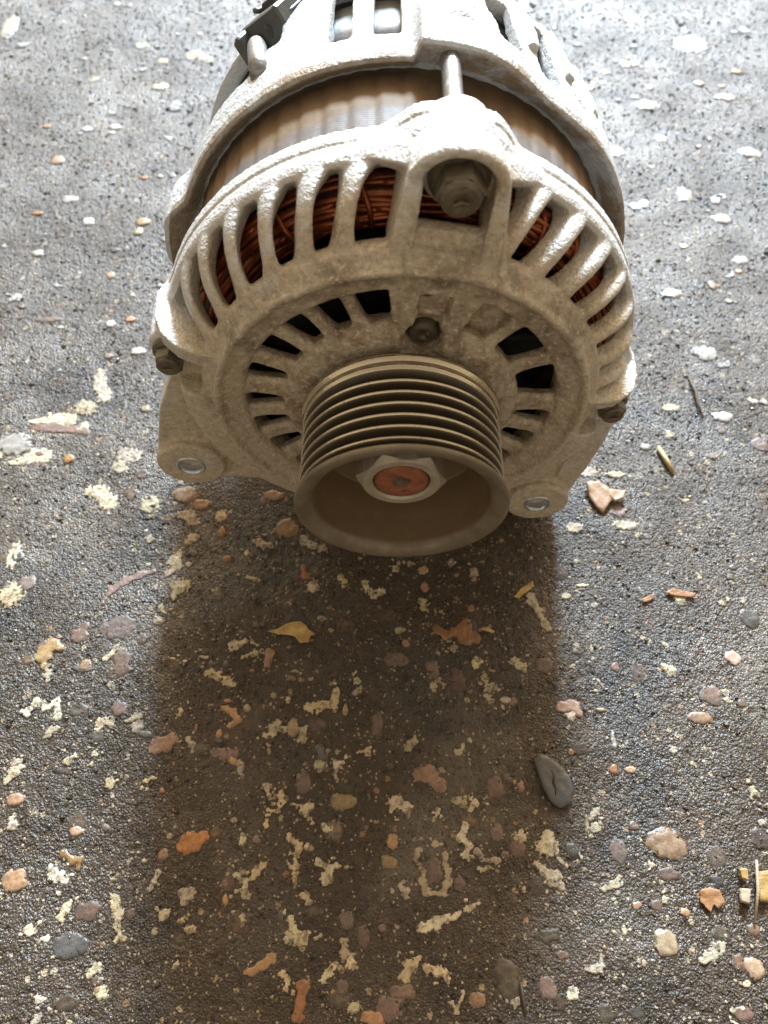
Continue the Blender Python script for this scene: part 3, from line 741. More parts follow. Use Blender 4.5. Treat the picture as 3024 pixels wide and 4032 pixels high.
def blob_mesh(name, blobs, mat, H, noise, nsc, power, seed, cell=.4, chain=False, parent=ground, edge=-.25, extra=()):
    B = [tuple(b) for b in blobs]
    if chain:
        ex = []
        for (x1, y1, a1, b1), (x2, y2, a2, b2) in zip(B[:-1], B[1:]):
            d = math.hypot(x2-x1, y2-y1)
            if d < 2.4*(a1+a2):
                for q in (.33, .66): ex.append((x1+(x2-x1)*q, y1+(y2-y1)*q, (a1+(a2-a1)*q)*.8, (b1+(b2-b1)*q)*.8))
        B += ex
    B += list(extra)
    B = np.array(B)
    pr = random.Random(seed); poly = None if name == 'mortar_patch' else [(k*6.283/7+pr.uniform(-.35, .35), pr.uniform(.74, 1.05)) for k in range(7)]
    x0, x1 = (B[:, 0]-B[:, 2]).min()-1.2, (B[:, 0]+B[:, 2]).max()+1.2; y0, y1 = (B[:, 1]-B[:, 3]).min()-1.2, (B[:, 1]+B[:, 3]).max()+1.2
    cell = max(cell, max(x1-x0, y1-y0)/46)
    X, Y = np.meshgrid(np.arange(x0, x1+cell, cell), np.arange(y0, y1+cell, cell), indexing='ij')
    def field(X, Y):
        f = np.full(X.shape, -9.)
        for bx, by, rx, ry in B:
            u_ = (X-bx)/rx; v_ = (Y-by)/ry; d = np.sqrt(u_*u_+v_*v_)
            if poly is not None: d = .4*d+.6*np.max([(u_*math.cos(q)+v_*math.sin(q))/w_ for q, w_ in poly], axis=0)
            f = np.maximum(f, (1-d)*min(1., (rx+ry)/5.+.35))
        n_ = perm_noise(X/nsc+seed*3.1, Y/nsc-seed*1.7, seed)+.55*perm_noise(X/nsc*2.3, Y/nsc*2.3, seed+40)+.3*perm_noise(X/nsc*4.1, Y/nsc*4.1, seed+80)
        return f+noise*n_
    f = field(X, Y); e = .05
    fx = (field(X+e, Y)-f)/e; fy = (field(X, Y+e)-f)/e
    pos = f > 0
    cell_on = pos[:-1, :-1] | pos[1:, :-1] | pos[1:, 1:] | pos[:-1, 1:]
    if not cell_on.any(): return None
    g2 = fx*fx+fy*fy+1e-6; st = np.where(pos, 0, -f/g2)
    dx = np.clip(st*fx, -cell*.8, cell*.8); dy = np.clip(st*fy, -cell*.8, cell*.8)
    PX, PY = X+dx, Y+dy; ff = np.clip(f, 0, 1)
    dome = 1-(1-np.clip(ff*power, 0, 1))**2.2
    Z = base_h(PX, PY)+np.where(pos, H*dome+.10*perm_noise(PX/1.7, PY/1.7, seed+5), edge)
    used = np.zeros(X.shape, bool)
    used[:-1, :-1] |= cell_on; used[1:, :-1] |= cell_on; used[1:, 1:] |= cell_on; used[:-1, 1:] |= cell_on
    vid = -np.ones(X.shape, int); vid[used] = np.arange(used.sum())
    ii, jj = np.nonzero(cell_on)
    F = np.stack([vid[ii, jj], vid[ii+1, jj], vid[ii+1, jj+1], vid[ii, jj+1]], -1)
    cx, cy = B[:, 0].mean(), B[:, 1].mean()
    o = mesh_obj(name, np.stack([PX[used]-cx, PY[used]-cy, Z[used]], -1), F, mat, parent)
    o.data.attributes.new('inner', 'FLOAT', 'POINT').data.foreach_set('value', np.clip(f[used], 0, 1).astype(np.float32))
    o.location = (cx*.001, cy*.001, 0)
    return o

STONES = """
C -84.5,24.9,1.6,1.8 -82.2,27.9,1.3,1.5 -82.3,22,1.7,1.9 -85.4,19.1,1.6,1.7 -78.1,23,1.2,1.4
C -82.2,14.3,2.2,2.4 -77.8,14.3,1.9,2.1 -82,10.1,1.5,1.7
C -86,5,1.5,1.6 -84.2,3.2,0.7,0.7
P -107.5,6.9,1,1.1 -105.1,12.4,1.9,2.1 -100.6,16.2,2.3,2.5 -95.8,18.6,2.1,2.3 -90.8,20,1.2,1.3
P -99.9,-2.6,6.7,5.3
P -96.8,-13.5,3.7,3.4 -96.5,-17.8,3.7,2.9
C -99.5,-10.1,1.2,1.3 -100.8,-12.2,1.2,1.2 -102.4,-14.4,1.5,1.5
P -113.6,-5.7,3.7,3.1 -111.8,-2.2,1.8,2
T -124.5,-12.7,3.7,3.9 -122,-9.2,2.9,3 -118.8,-10.5,1.5,1.6 -123.6,-16.9,1.6,1.7
C -121.4,-17.8,1.6,1.7 -120.9,-21.9,1.2,1.2
G -110,-17.8,3.9,1.5
P -94.5,-31.7,3,3.2
C -91,-36,1.7,0.9 -88.1,-34.5,1.7,1.1
C -119.7,-30.9,2.4,2.4 -116.1,-29.3,1.6,1.6 -115.1,-34.1,1.7,1.7 -123.2,-29.3,1.3,1.3 -125.5,-33.3,2.2,2.2
C -116.6,-39.6,1.9,1.9 -114.5,-38.4,1.3,1.2 -117.8,-41.5,0.9,0.9
C -125.7,-52.4,2.7,2.6 -127.2,-55.3,1.4,1.3 -123.7,-50.9,1.4,1.3
O -123.2,-61.1,3.4,2.5
C -93.8,-56,1.8,1.7
C -108.8,-49.1,1.4,1.3 -106.9,-47.2,0.9,0.9
C -100.4,-46.8,1.7,1.1
O -101.8,-70.5,2.9,1.7
O -104.5,-76.9,1.6,1.5 -101.2,-78.9,2,1.8 -98.8,-78.2,1,0.9 -99.3,-81.2,1.1,1
C -105.4,-83.1,2.5,2.3 -107.7,-80.9,1.3,1.2 -102.7,-84.1,1.6,1.4
O -117.9,-84.6,4.1,3.5
O -117.4,-72.9,0.7,0.7 -115.7,-75.6,0.6,0.5 -113.6,-76.9,0.4,0.4
C -88,-84.1,1,0.9 -86.1,-89.2,1.4,1.3 -84.6,-93.6,1.5,1.4 -84.3,-97.3,1.1,1 -82.9,-99.7,1.5,1.3 -81.4,-100.3,0.8,0.7
C -74.4,-82.2,1.1,1 -75.1,-84.8,1.3,1.2 -76.2,-87,1.3,1.1
C -64.7,-88,2.5,2.3 -65.1,-90.5,1.3,1.1
C -70.9,-93.9,1.8,1.6 -69.7,-93,1.1,1
C -62.4,-97.6,2.1,1.1
P -93.8,-93,4.1,3.4
C -99.6,-90.5,1,0.9 -100.6,-92.4,1.7,1.5 -101.6,-94.5,1.8,1.6
C -109.8,-98,2.2,1.5
G -98.2,-102.1,5.1,3.9
G -93.6,-102.1,2.2,2.5
P -87.7,-110.9,1.9,1.4
O -87.3,-113.1,1.3,1.1
C -102.6,-119.4,1.3,1.1 -103.3,-120.8,1.4,1.2
O -78.9,-44.2,4.5,3.4 -75.3,-41.9,2.5,2.6
C -73.9,-32.1,1.3,1.3 -74.1,-33.7,0.8,0.8
O -59.3,-31.3,1.7,1.1 -56,-32.9,1.7,1.7 -54.3,-35.7,1.7,1.7 -56.7,-37.6,1.4,1.4
O -58.3,-28.9,1.9,0.8
O -68,-38,0.7,1.7
O -60,-39.9,1.4,1.9
G -84.5,-40.3,2.7,1.4
C -68.5,-43.8,1.5,1.5 -70.2,-41.9,1.1,1.1
O -45.3,-11.8,2.3,2.2 -45.8,-15.7,1.8,2.2
C -54.6,-13.5,0.8,0.9 -50.2,-11.8,1.2,1.2
C -58.3,-9.2,2.2,2.3 -54.3,-7.5,1.3,1.4
C -65.8,-19,1.9,2 -62.9,-20.3,1.6,1.7 -59.5,-21.9,1.6,1.7 -56.9,-23.2,1,1
G -65.4,-15.7,1.2,1.3
G -60.1,-15.7,1.5,1.5
C -21.4,-26,1.8,1.8 -22,-30.1,1.8,1.8 -26,-30.1,1.8,1.8 -30.7,-30.9,1.9,1.9 -29.1,-32.5,0.8,0.8
C -37.6,-28.5,1.3,1.3
Y -18,-32.1,1.1,2.2
T -35.5,-38,2.4,3.5
C -31.9,-38.4,1.3,1.2 -32.1,-41.9,1.6,1.5
C -38.6,-38.8,1.3,1.2
C -44.7,-40.5,1.6,0.9 -42,-40.2,1.6,1
G -26.2,-44.9,1.7,1.7 -24.9,-47.9,1.7,1.6
C -25.9,-50.5,1.8,1.8
C -20.6,-50.2,1.5,1.5 -18.3,-49.4,0.9,0.9
C -20.1,-55,1.1,1.1
P -57.7,-46.8,5.4,2.3
O -54.4,-49.1,2,1.3
C -51.9,-50.9,1.7,1.6
T -18.4,-61.9,4.8,3.3
C -42.6,-57.1,1.4,1.3 -41.6,-60.4,0.9,0.9
C -37.9,-59.6,1.5,1.4 -38.7,-64.6,1,1 -41.7,-64.3,0.9,0.8 -42.1,-68.8,1,1
C -37.9,-61.1,0.7,0.7 -34,-62.5,0.7,0.6 -31.4,-62.8,0.7,0.6 -30.2,-64.6,1.3,1.3 -27.4,-68.1,1,1
O -65.8,-74.2,4.4,3.5 -61.6,-72.2,2.5,1.9
O -73.3,-77.2,2,2
C -81.9,-55.3,1.1,0.8 -80,-54.4,1.2,0.7
O -76.4,-58.2,1.1,1.1
P -44.7,-72.9,1.5,1.4
C -34.5,-72.2,1.3,1.2 -31.1,-74.9,1.2,1.1 -32,-78.2,1.3,1.2 -32.1,-82.8,1.3,1.2 -31.9,-86,1,0.9
C -28.9,-74.9,1,0.9
C -25.4,-79.5,1.2,1.1 -21.1,-81.5,2,1.8 -22.4,-84.1,1.9,1.7
C -19.3,-80.5,1.2,1
C -42,-80.2,1.3,1.2 -44,-82.2,1.7,1.6 -45.2,-84.1,1.1,1
C -50,-83.1,1,0.9 -47.3,-85.4,1.1,1 -46.6,-88.6,1.4,1.3 -48.5,-87.3,0.7,0.6
P -52.3,-84.8,2.1,3.9
O -52.8,-89.9,1.1,1.9
C -47.2,-94.2,1,0.9 -47,-96.4,1,0.9
C -32.8,-94.8,1.1,1 -32,-97.3,1.5,1.3 -29.4,-100.3,2.5,2.2 -27.4,-98.5,1,0.8
G -35.7,-93.9,1.1,2.1
P -16.1,-95.2,2.6,3
P -10.8,-99.7,2.1,3.6
C -16.6,-100.9,1.2,1.1 -16.2,-104.2,2,1.8 -14.5,-104.8,1.2,1.1
O -37.6,-105.1,2,2 -40.5,-107.2,2.4,1.5 -43.5,-108.6,2.3,1.4
C -34,-109.2,1.8,1.5 -32.5,-110.9,1.2,1 -33,-112.9,0.9,0.8
C -19.5,-107.2,1,0.8 -20.8,-108.6,1.5,1.3 -22.1,-110.6,1.1,0.9
O -28.1,-112.1,2.6,2.2 -28.9,-116,2,1.7 -29.3,-119.4,2.4,2
O -7.9,-119.9,4,2.2
C -81.7,44.2,3.6,1.9 -78.6,41,2.7,2.3
O -67.3,36.9,2,2.5
T -42.7,37.9,5.6,4.5
C -35.7,32.9,2.2,2.5 -32,30.8,1.6,1.8 -27.5,29.4,1.8,2
C -52.5,31.9,2,2.2 -48,30.8,1.8,2
O -64.3,25.4,2.1,1.8
O -35.1,21.5,1.2,1.4 -34,17.6,2.4,1.5
C -21,17.2,1.6,1.7 -19.2,15.5,1.2,1.3
C -12.3,14.3,1,1.1 -10.1,11.5,1.9,2.1 -8.8,9.6,1.2,1.3
C -55.7,17.4,1.6,0.8 -52.1,16.4,2.1,0.9
C -14.9,-26,1,1
C -67.7,-13.5,1,1
C -79.1,-14,1.3,0.7
C -74.5,-14.8,1,0.7
C -35.8,-18.4,1.5,0.7
T -32.6,-53.9,1.2,1.2
P -31,-56,3,4.4
P -80.8,-93.6,1.4,1.9
P -92.8,-69.5,1.6,1.5
C -81.4,-76.6,1.6,0.7
C -100.3,-36.8,1.6,1.6
T -51.4,-31.3,1.6,1.6
P -6.9,-37.2,2.2,5.5
C -10.3,-46.1,1.1,1.8
P -10.4,-69.5,1.2,1.1
C -14.2,-21.9,1.3,1.3
C -65.1,-106.3,0.7,1.2
C -94.6,33.9,1.6,1.8
C -57.1,27.9,1.1,1.2
C -0.5,21,1.6,1.7
C 4.8,23,1.1,1.2
C 20.1,23.4,1.2,1.4
C 28.7,19.1,1.7,1.9 28.5,16.2,0.9,1
C 49,8.7,2.1,2.2 51.1,4.1,1.5,1.6 53.1,-1.3,2.2,2.3 54.1,-3.1,1.3,1.4
O 14,-3.1,1.8,2 17.6,-5.7,2.1,2.2 24.5,-2.2,2.9,3.1 23.9,-6.2,3.5,3.7 27.6,-6.6,2.3,2.5
C 19.9,-10.5,1.5,1.6
C 1,-3.5,2,1.1
O 3,-8.4,1.5,1.6
C 9.2,7.8,1.5,1.7 9.6,5,1.4,1.5
O 10.2,13.4,1.7,2.4
O 26.6,5,1.4,1.8
C 41,-14.4,1.1,1.2 42.9,-16.9,2.1,2.2 43.9,-18.6,1,1
P 51,-16.9,3.7,3.4
C 27.9,-15.2,1.6,1.7 27,-16.9,1.1,1.2
C 30,-21.1,1.5,1.5 30.7,-22.8,1,1 31.7,-24.4,1.8,1.8
C 12.1,-24,1.4,1.5
C 36.6,-28.9,1.8,1.8
P 39,-29.3,1.9,1.9
P -0.7,-14.4,4.9,3
P 11.9,-17.8,2.8,3.8
P 20.6,-21.9,2.8,5
Q 55.9,-31.3,2.9,2.4 59.2,-30.5,3,2.4 61.2,-33.3,1.6,1.6
Q 117.8,-14,3.3,3.1
G 127.1,1.4,4.2,4.3
C 68.6,-10.5,1,2.4
C 6,-42.6,0.9,0.9 4.5,-43,1.7,1.7 2.9,-45.3,1.1,1.1
C 21.5,-44.2,0.9,0.9 19.8,-46.1,1.5,1.5
G -2.9,-50.5,1.4,1.3
O 8.8,-53.1,5,3.1 13.3,-56.8,2.7,2.6
P 31,-57.5,3.2,4.5
O 39.5,-57.1,1.5,2.3
C -2.6,-64.6,1,1 -1.1,-61.8,2.7,2.6 1.9,-63.2,2.2,2.1 2.6,-66,0.7,0.7
C 24.3,-61.8,1.5,1.4 22.7,-64.3,1,1
C 12.3,-64.6,1.3,1.3 11,-67.4,0.7,0.7
P 30.7,-70.8,2.3,3.1
P 36.9,-75.6,2.8,3.7
C 20.9,-69.1,1.8,1.7 19.3,-72.2,1.8,1.7 22.1,-74.9,1.3,1.2 20.1,-77.6,1.4,1.3
C 24.2,-76.2,1.2,1.1 26.2,-78.9,1,0.9 29.8,-78.9,1.7,1.6
C 24.6,-81.5,1,0.9 27.5,-80.9,0.9,0.8
O -2.3,-73.5,2.2,2.7
T -3.4,-79.5,2.9,2.6
C 6,-76.2,1.5,1.3 4.9,-78.9,1.2,1.1 7.3,-82.2,1,0.9 6.9,-84.8,1.4,1.3 8.6,-88,1.6,1.4 12.9,-88,1.7,1.5 14.8,-84.8,1.6,1.4 14.5,-81.5,1.4,1.3 14,-77.6,1.4,1.3
C 11.2,-74.2,1.3,1.2
P 10.9,-82.2,2.7,4.7
P 18.3,-85.4,2.1,2.9
C 0.1,-86,1,0.9 1.5,-87.3,1.3,1.1 1.9,-89.2,0.8,0.8
C 20.7,-92.4,1.4,1.2 22.2,-91.4,0.8,0.8
C 6.9,-97.3,2.2,2 10.5,-96.1,1.9,1.7 14,-94.8,1.4,1.2 16.8,-94.2,1,0.9 18.3,-93,0.7,0.6
P 68.1,-76.2,3.3,3.9
G 53.6,-75.9,2.5,2.7
C 49.3,-78.6,1,0.9 51.2,-80.5,0.9,0.8 55,-79.5,0.9,0.8 55.9,-76.9,0.6,0.5
C 46.5,-71.5,1.6,1.5 46.1,-74.9,2.9,2.7
C 42.6,-80.2,1.4,1.3 44.6,-82.2,2,1.8 47.3,-84.1,2.4,2.2 49.2,-86,1.4,1.3
C 61.8,-87,1.3,1.1 65.6,-85.7,1.3,1.2 67.3,-83.5,0.9,0.8
T 83.7,-74.2,7,5.7
P 82.1,-82.8,4.3,2.3
C 79.7,-89.9,0.8,1.5
O 85.4,-93.3,2,1.4
P 77,-91.4,2.1,1.9
T 78,-101.5,4.1,3.9
C 88.4,-105.7,1.4,1.2 90.4,-104.5,2.3,2 93.2,-102.7,1.9,1.7 95,-102.1,0.8,0.7
T 102.6,-107.7,3.5,3.2
C 99.3,-111.5,2.4,1.1
C 56.1,-108,2.4,1.5 58.3,-106.9,1.1,0.9 58.5,-103.3,0.7,0.6
C 66.2,-97.9,1,1.8
B 30.7,-108.6,3.7,4.1 31.4,-112.6,3.4,3.4
O 21.8,-115.5,2.8,2.3
C 14.4,-116,0.9,0.8 15.7,-117.7,0.9,0.8 17.1,-115.5,0.8,0.7 17.9,-113.8,0.7,0.6
C 5.4,-105.1,1.1,0.9 2.6,-106.9,1.9,1.6 1.2,-109.8,1.6,1.4
C 7.4,-107.4,1.2,1.1 10.7,-108.6,1.5,1.3 13.1,-108.6,1.4,1.2
P 0.5,-113.5,4.7,2.3
P -3.5,-117.7,4,3.9
O 102.4,-34.9,4.7,2.4
P 107.2,-26.9,4,4.1
C 112.2,-26,1.3,1.3 112.3,-29.3,1.1,1.1
C 68.5,14.3,2.6,0.9
C 62,10.1,2.4,1.3
C 72.2,6.4,1.2,1.3
C 118.6,6.9,1.2,1.3
C 71.6,-42.6,0.9,2.3
O 56.9,-46.1,1.4,1.4
O 70.3,-51.7,1.8,1.8
C 52.9,-53.9,1.1,1
C 90.9,-45.7,1.5,1.5
C 64,-66.7,0.9,0.8
C 59.3,-68.8,0.9,2.5
C 61.8,-69.5,1.8,1.6
P 74,-68.8,1.9,1.8
C 37.7,-87,0.9,0.8
C 32.5,-115.5,2,1.7
P 42.1,-112.6,2.7,3.4
P 96.9,-118.8,3.3,2.2
C 93.8,-118,1.1,0.9
C 70.6,-106.3,1,1.4
C 111.1,-88.6,1.4,2.5
C 114,-58.6,1.5,2.2
C 114.7,-68.1,1.5,1.4
P 62.8,-11,1.5,1.6
T 68.9,-32.1,1.9,0.8
C 68.2,-25.6,1.4,0.7
T -83.4,53.1,6.2,4.3
O -76.5,48.8,4,3
T -48.6,53.1,4.4,2.6
P -52.1,50.5,1.8,2.1
P -142,85.7,11.6,2.6 -129.6,83.8,3.8,1.9
C -139.7,90.5,8.7,3.4 -150,88.8,3.9,1.9
W -157.3,77.5,8,6
C -145.2,71.8,5.7,3.2 -152.9,68.4,4.9,2
C -128.1,111.7,3.6,7.7 -124.4,102.8,3.2,4
C -131.2,96.6,5.1,3.4
C -108.4,71.8,5.7,4.1
C -118.5,55.2,7.3,3.4 -113,49.9,5.5,3
C -111.2,66.2,3.7,3.1
O -134.8,175.7,2.6,2.8
T -177.8,261.2,3.9,4.2
W -234.8,389.2,5.7,14.5
W 179.2,371,11.1,9.9
W 129.2,162.9,5.6,3.3
T 149.1,168,2.2,3.6
W 137.8,126.9,5.7,5.4
P -157.8,146.9,7.2,2
W -104.5,165.9,4.8,4.2
T -126,205.6,2.7,3
W -152.6,213,3.2,3.4
T -124.8,212.3,4.2,3.4
W -95,314.6,5.8,4.4
W 143.3,308.1,7.8,5.2
W 101.2,283,5,5.7
W 119,267.1,5.9,5.5
W 145.8,279,4,4
W 189.4,316.8,6.8,4.4
W 190.7,267.1,7.4,5.5
W 149.4,233.3,4.7,5.8
W 164.6,215.7,6,4.1
W 126.9,226.2,3.3,3.5
W 166.9,186,4,3.2
T 176.4,330.2,3.7,3.6
C -117.4,358.3,6.6,4.3 -108.6,353.5,3.8,3.3
W -133.2,325.7,5.3,4
W -152,289.1,4.1,2.9
W -165.2,229.7,4.7,3.2
W -173,190.8,3.6,2.9
W -128.8,144,2.9,2.5
W -113.5,127.5,3.7,2.7
T -126.4,124.8,2.5,1.9
P -136.8,15,3.8,3.4
C -141.6,10.3,4.4,5.9
P -139.4,84.5,1.9,1.4
C -96.5,48.8,3.6,3.8
C 68.4,38.4,5.4,2.4
C 88.2,39.5,4.6,2.9
W 102.6,76.4,2.7,2.1
P 149.4,77.5,3.8,3.7
C 77.2,63.9,4.1,2.7
C 88.2,62.8,3.7,2.2
P 129.1,71.8,3.4,1.8
W 137.3,91.7,5.1,2.9
C 116.8,96.6,4.3,2.5
C 113.7,50.9,2.2,1.1
P 86.5,45.7,3.6,2.9
P -124.4,-10.2,3.3,3.1
C -144.7,26.5,3.5,7.8
"""
KIND = {'C': ('mortar_patch', .30, .34, 1.15, 3.5, True), 'O': ('stone', .42, .16, 1.9, 2.2, True), 'P': ('stone', .24, .2, 2.0, 2.2, True),
        'G': ('stone', .32, .12, 2.4, 2., True), 'T': ('stone', .62, .12, 2.4, 1.8, True), 'Q': ('stone', .45, .14, 2.2, 2.2, True), 'W': ('stone', .55, .22, 2.0, 1.8, True),
        'B': ('stone', .5, .1, 3., 1.8, True), 'Y': ('stone', .5, .14, 1.8, 2., True)}
for k, line in enumerate(l for l in STONES.strip().splitlines() if l.strip()):
    t = line.split(); nm, H, nz, nsc, pw, ch = KIND[t[0]]
    bl = [tuple(float(q) for q in b.split(',')) for b in t[1:]]
    if t[0] == 'C':                                    # uneven widths and crumbs broken off round each patch
        bl = [(x, y, rx*random.uniform(.75, 1.3), ry*random.uniform(.75, 1.3)) for x, y, rx, ry in bl]; n0 = len(bl)
    crumbs = []
    if t[0] == 'C':
        for _ in range(random.randint(2, 5)):
            x, y, rx, ry = random.choice(bl); an_ = random.uniform(0, 6.28); d_ = rx+random.uniform(.4, 2.6); s_ = random.uniform(.35, .9)
            crumbs.append((x+d_*math.cos(an_), y+d_*math.sin(an_), s_, s_*random.uniform(.6, 1.2)))
    blob_mesh(nm, bl, M[t[0]], H, nz, nsc, pw, k+1, .36 if t[0] == 'C' else .5, ch, extra=crumbs)
# pale worn spots on the far side, more of them to the right
for k in range(62):
    y = random.uniform(95, 425); x = random.uniform(-.95, 1)*(112+.28*(y+121))
    if abs(x) < 78 and y < 190: continue
    r = random.uniform(1.2, 3.4)*(1+.001*y); bl = [(x, y, r, r*random.uniform(.6, 1.1))]
    for _ in range(random.randint(0, 3)): bl.append((x+random.uniform(-1.6, 1.6)*r, y+random.uniform(-1.2, 1.2)*r, r*random.uniform(.3, .7), r*random.uniform(.3, .7)))
    blob_mesh('mortar_patch', bl, M['C_far'], .45, .34, 1.5, 3., 2000+k, .5, False)
# a scatter of smaller stones and crumbs between the ones above
for k in range(150):
    y = -125+540*random.random()**1.25; x = random.uniform(-1, 1)*(112+.28*(y+121))
    r = random.uniform(.9, 2.2)*(1+.0016*(y+121)); c = random.choice('CCCCPOOTGWC' if y > 60 else 'CCCCCPPOG')
    if abs(x) < 75 and 45 < y < 165: continue
    nm, H, nz, nsc, pw, ch = KIND[c]
    bl = [(x, y, r, r*random.uniform(.6, 1.1))]
    if c == 'C': bl += [(x+random.uniform(-2, 2), y+random.uniform(-2, 2), r*.6, r*.6)]
    blob_mesh(nm, bl, M[c], H, nz*1.3, nsc*.8, pw, 700+k, .4, ch)

for k in range(95):
    y = -125+330*random.random()**1.2; x = random.uniform(-1, 1)*(112+.28*(y+121))
    if abs(x) < 80 and 40 < y < 170: continue
    c = random.choice('PPGBOP'); nm, H, nz, nsc, pw, ch = KIND[c]; r = random.uniform(1.4, 4.2)
    blob_mesh(nm, [(x, y, r, r*random.uniform(.55, 1.1))], M['buried_'+c], H*.4, .3, 1.8, pw, 1200+k, .5, False)

# loose grit: uncountable chips, one object
def grit(n):
    T = np.array([(1, 0, -.3), (-.5, .87, -.3), (-.5, -.87, -.3), (.1, .1, .9), (.45, -.5, .5)])
    TF = np.array([(0, 1, 3), (1, 2, 3), (2, 4, 3), (4, 0, 3), (2, 0, 4), (0, 2, 1)])
    y = -126+555*rng.random(n)**1.15; x = rng.uniform(-1, 1, n)*(116+.29*(y+121))
    keep = ~((np.abs(x) < 70) & (y > 40) & (y < 175)); x, y = x[keep], y[keep]; n = len(x)
    s = np.clip(rng.lognormal(-1.05, .45, n), .16, 1.3)*(1+.0012*(y+121)); a = rng.uniform(0, 6.283, n)
    sx = s*rng.uniform(.7, 1.4, n); sz = s*rng.uniform(.35, .8, n); tx = rng.uniform(-.5, .5, n)
    z = base_h(x, y)+grit_h(x, y)
    P = T[None]*np.stack([sx, s*.8, sz], -1)[:, None]
    X = P[..., 0]*np.cos(a)[:, None]-P[..., 1]*np.sin(a)[:, None]; Y = P[..., 0]*np.sin(a)[:, None]+P[..., 1]*np.cos(a)[:, None]
    Z = P[..., 2]+tx[:, None]*P[..., 0]*.5
    Vv = np.stack([X+x[:, None], Y+y[:, None], Z+(z+sz*.1)[:, None]], -1).reshape(-1, 3)
    Fv = (TF[None]+5*np.arange(n)[:, None, None]).reshape(-1, 3)
    me = bpy.data.meshes.new('grit'); me.vertices.add(len(Vv)); me.vertices.foreach_set('co', (Vv*.001).ravel())
    me.loops.add(Fv.size); me.loops.foreach_set('vertex_index', Fv.ravel().astype(np.int32)); me.polygons.add(len(Fv))
    me.polygons.foreach_set('loop_start', np.arange(0, Fv.size, 3, dtype=np.int32)); me.polygons.foreach_set('loop_total', np.full(len(Fv), 3, np.int32))
    me.update(calc_edges=True)
    for q in ('ground', 'C', 'P', 'W', 'wet_chip'): me.materials.append(M[q])
    mi = np.repeat(rng.choice(5, n, p=(.55, .14, .06, .03, .22)), len(TF)); me.polygons.foreach_set('material_index', mi.astype(np.int32))
    o = bpy.data.objects.new('grit', me); col.objects.link(o); o['kind'] = 'stuff'; o['label'] = 'fine loose grit scattered over the wet tarmac'
    return o
grit(60000)

# ---------------------------------------------------------------- loose things lying on the ground
def gh(x, y): return float(base_h(x, y))
def sheet(name, poly, mat, lift, thick, curl, label, cat, seed, tilt=(0, 0), dens=1.1, group=None):
    """a thin irregular curled piece with real thickness (leaf scrap, flake, stone chip)"""
    P = np.array(poly); c = P.mean(0)
    # dense outline with ragged edge
    out = []
    for i in range(len(P)):
        a, b = P[i], P[(i+1) % len(P)]; n = max(2, int(np.hypot(*(b-a))/.8))
        for k in range(n):
            q = a+(b-a)*k/n; nn = np.array([b[1]-a[1], a[0]-b[0]]); nn = nn/(np.hypot(*nn)+1e-9)
            out.append(q+nn*.22*float(perm_noise(np.array(q[0]/1.1), np.array(q[1]/1.1), seed)))
    out = np.array(out); L = len(out); rings = [1, .88, .66, .42, .2]
    V = []; F = []
    def zz(q, edge): 
        d = q-c; n = float(perm_noise(np.array(q[0]/3.), np.array(q[1]/3.), seed+3))
        return gh(*c)+lift+curl*(np.dot(d, d)/np.max(((P-c)**2).sum(1)))*(.6+n)+.25*n+tilt[0]*d[0]+tilt[1]*d[1]
    for s in (0, 1):
        for r in rings:
            for q in out:
                p = c+(q-c)*r; V.append((p[0]-c[0], p[1]-c[1], zz(p, r == 1)+(thick*(1 if r < .95 else .7) if s == 0 else (0 if r < .95 else .1*thick))))
        V.append((0, 0, zz(c, 0)+(thick if s == 0 else 0)))
    m = len(rings)*L+1
    for s in (0, 1):
        o = s*m
        for a in range(len(rings)-1):
            for k in range(L):
                l = (k+1) % L; f = (o+a*L+k, o+a*L+l, o+(a+1)*L+l, o+(a+1)*L+k); F.append(f if s == 0 else f[::-1])
        a = len(rings)-1
        for k in range(L):
            l = (k+1) % L; f = (o+a*L+k, o+a*L+l, o+m-1); F.append(f if s == 0 else f[::-1])
    for k in range(L):
        l = (k+1) % L; F.append((k, m+k, m+l, l))
    ob = mesh_obj(name, V, F, mat); ob.location = (c[0]*.001, c[1]*.001, 0)
    return tag(ob, label, cat, group)
sheet('dry_leaf', [(-46.6,-4.4),(-42.2,-2.9),(-38.5,-.8),(-34.8,-.2),(-32.6,-2),(-31.7,-3.5),(-29.1,-5.3),(-31.1,-5.9),(-31.4,-8.2),(-34.7,-8.4),(-36.5,-6.2),(-39.1,-5.3),(-42.4,-5.3)], M['leaf'], .7, .3, .7, 'torn pale yellow leaf scrap lying in the shadow in front of the pulley', 'leaf', 21)
sheet('dry_leaf', [(42.6,9.2),(45.9,12.9),(50.1,15.5),(50.3,13.4),(47.5,11),(44.3,8.5)], M['leaf'], .7, .3, .5, 'small folded yellow leaf scrap on cream mortar at the right edge of the shadow', 'leaf', 22)
sheet('dry_leaf', [(90.5,-87.3),(93.9,-86.4),(96.5,-87.3),(97.6,-90.5),(95.4,-92.4),(94.3,-91.1),(92.8,-93.3),(90.2,-90.5)], M['leaf_brown'], .7, .35, .8, 'crumpled reddish brown leaf scrap left of the wood chips', 'leaf', 23)
sheet('dry_leaf', [(97.7,11),(101.8,12.3),(105.9,11.3),(109.1,10.4),(108.4,8.9),(104.6,9.2),(100.4,9.5)], M['leaf_brown'], .6, .3, .6, 'long narrow brown leaf scrap right of the shadow, on bare tarmac', 'leaf', 24)
sheet('dry_leaf', [(88.6,7.8),(91.9,9.8),(94.1,10.4),(93.4,8.5),(90.1,7)], M['leaf_brown'], .6, .3, .5, 'tiny rust brown leaf scrap beside the long narrow brown one', 'leaf', 25)
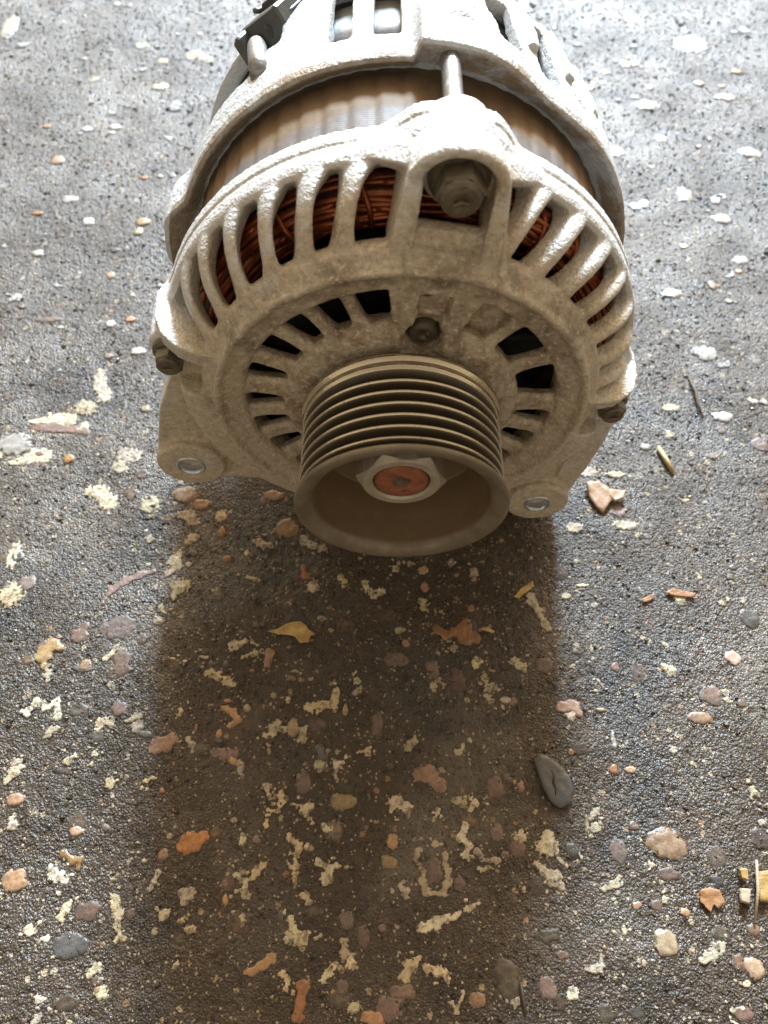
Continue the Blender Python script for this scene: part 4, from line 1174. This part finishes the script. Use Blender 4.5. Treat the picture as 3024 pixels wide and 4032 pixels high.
sheet('stone_flake', [(74.8,57.4),(80.1,57.8),(83.3,54.8),(84.4,49.9),(80,44.2),(77.6,46.7),(75.5,50.9)], M['peach'], 1.0, 1.3, .5, 'broad pale peach stone flake right of the right mounting lug', 'stone flake', 26, tilt=(.05, .1))
sheet('stone_flake', [(83.2,54.3),(90.1,53.9),(89.1,50.5),(85.2,48.8),(83.1,50.9)], M['peach'], 1.6, 1.2, .3, 'smaller orange peach stone flake touching the right side of a broader one', 'stone flake', 27, tilt=(-.08, 0))
sl = sheet('slate_chip', [(44.2,-49.1),(45.6,-47),(48.2,-47.4),(51.8,-49.8),(55.1,-54.2),(56.0,-58.6),(54.2,-62.8),(51.0,-64.0),(48.4,-62.0),(46.3,-57.5)], M['slate'], .5, 2.1, 0, 'smooth dark grey slate chip with a crack, right of the shadow', 'stone chip', 28, tilt=(.10, .03))
def on_slate(x, y): return (x-50.06, y+55.54, .5+2.1+gh(50.06, -55.54)+.10*(x-50.06)+.03*(y+55.54)-.12)
mb = MB(); mb.add(*tube([on_slate(*q) for q in ((49.2, -52.5), (49.9, -54.6), (49.6, -56.6), (50.1, -58.6), (49.8, -60.6))], [.1, .3, .42, .3, .12], 6))
mb.obj('crack', M['dark'], sl)
sheet('wood_chip', [(103.6,-81.2),(106,-81.5),(105.6,-84.8),(103.6,-84.1)], M['wood'], 1.2, 1.5, 0, 'small amber wood chip above the pale one at the right edge', 'wood chip', 29)
sheet('wood_chip', [(102.7,-86.7),(105.8,-87),(104.5,-91.1),(101.8,-90.5)], M['wood_pale'], 1.2, 1.6, 0, 'pale blocky wood chip below the small amber one', 'wood chip', 30)
sheet('wood_chip', [(109.1,-82.2),(112.8,-81.8),(112,-90.5),(107.8,-90.5)], M['wood'], 1.0, 1.6, 0, 'largest wood chip, yellow brown, cut by the right edge of the picture', 'wood chip', 31)
def stick(name, P, r, mat, label, cat):
    Q = [(x, y, gh(x, y)+z) for x, y, z in P]; c = Q[len(Q)//2]
    mb = MB(); mb.add(*tube([(x-c[0], y-c[1], z) for x, y, z in Q], r, 7)); o = mb.obj(name, mat); o.location = (c[0]*.001, c[1]*.001, 0); return tag(o, label, cat)
stick('straw', [(30.3, -3.3, 1), (32.4, -3.9, 1.3), (34.4, -4.7, 1)], [.6, .75, .5], M['straw'], 'short yellow straw bit beside the orange stone in the shadow', 'straw')
stick('straw', [(107.6, 75.7, 1), (109.2, 69.5, 1.5), (111, 63.5, 1)], [.9, 1.1, .8], M['straw'], 'thick tan straw stub on tarmac right of the alternator', 'straw')
stick('twig', [(127.2, 113, .8), (128.1, 104.1, 1.6), (127.8, 98, 1.3), (128.9, 91, .8)], [.35, .7, .6, .3], M['twig'], 'thin dark twig on tarmac right of the right bolt', 'twig')
stick('twig', [(34.5, -111, .8), (34.7, -114, 1.1), (35.2, -119, .8)], [.4, .6, .3], M['twig'], 'short dark twig near the bottom of the picture', 'twig')
stick('twig', [(109.4, -79, 2.4), (107.8, -87.3, 2.6), (105.4, -96.1, 1)], [.4, .55, .35], M['wood_pale'], 'straight pale twig leaning over the wood chips', 'twig')
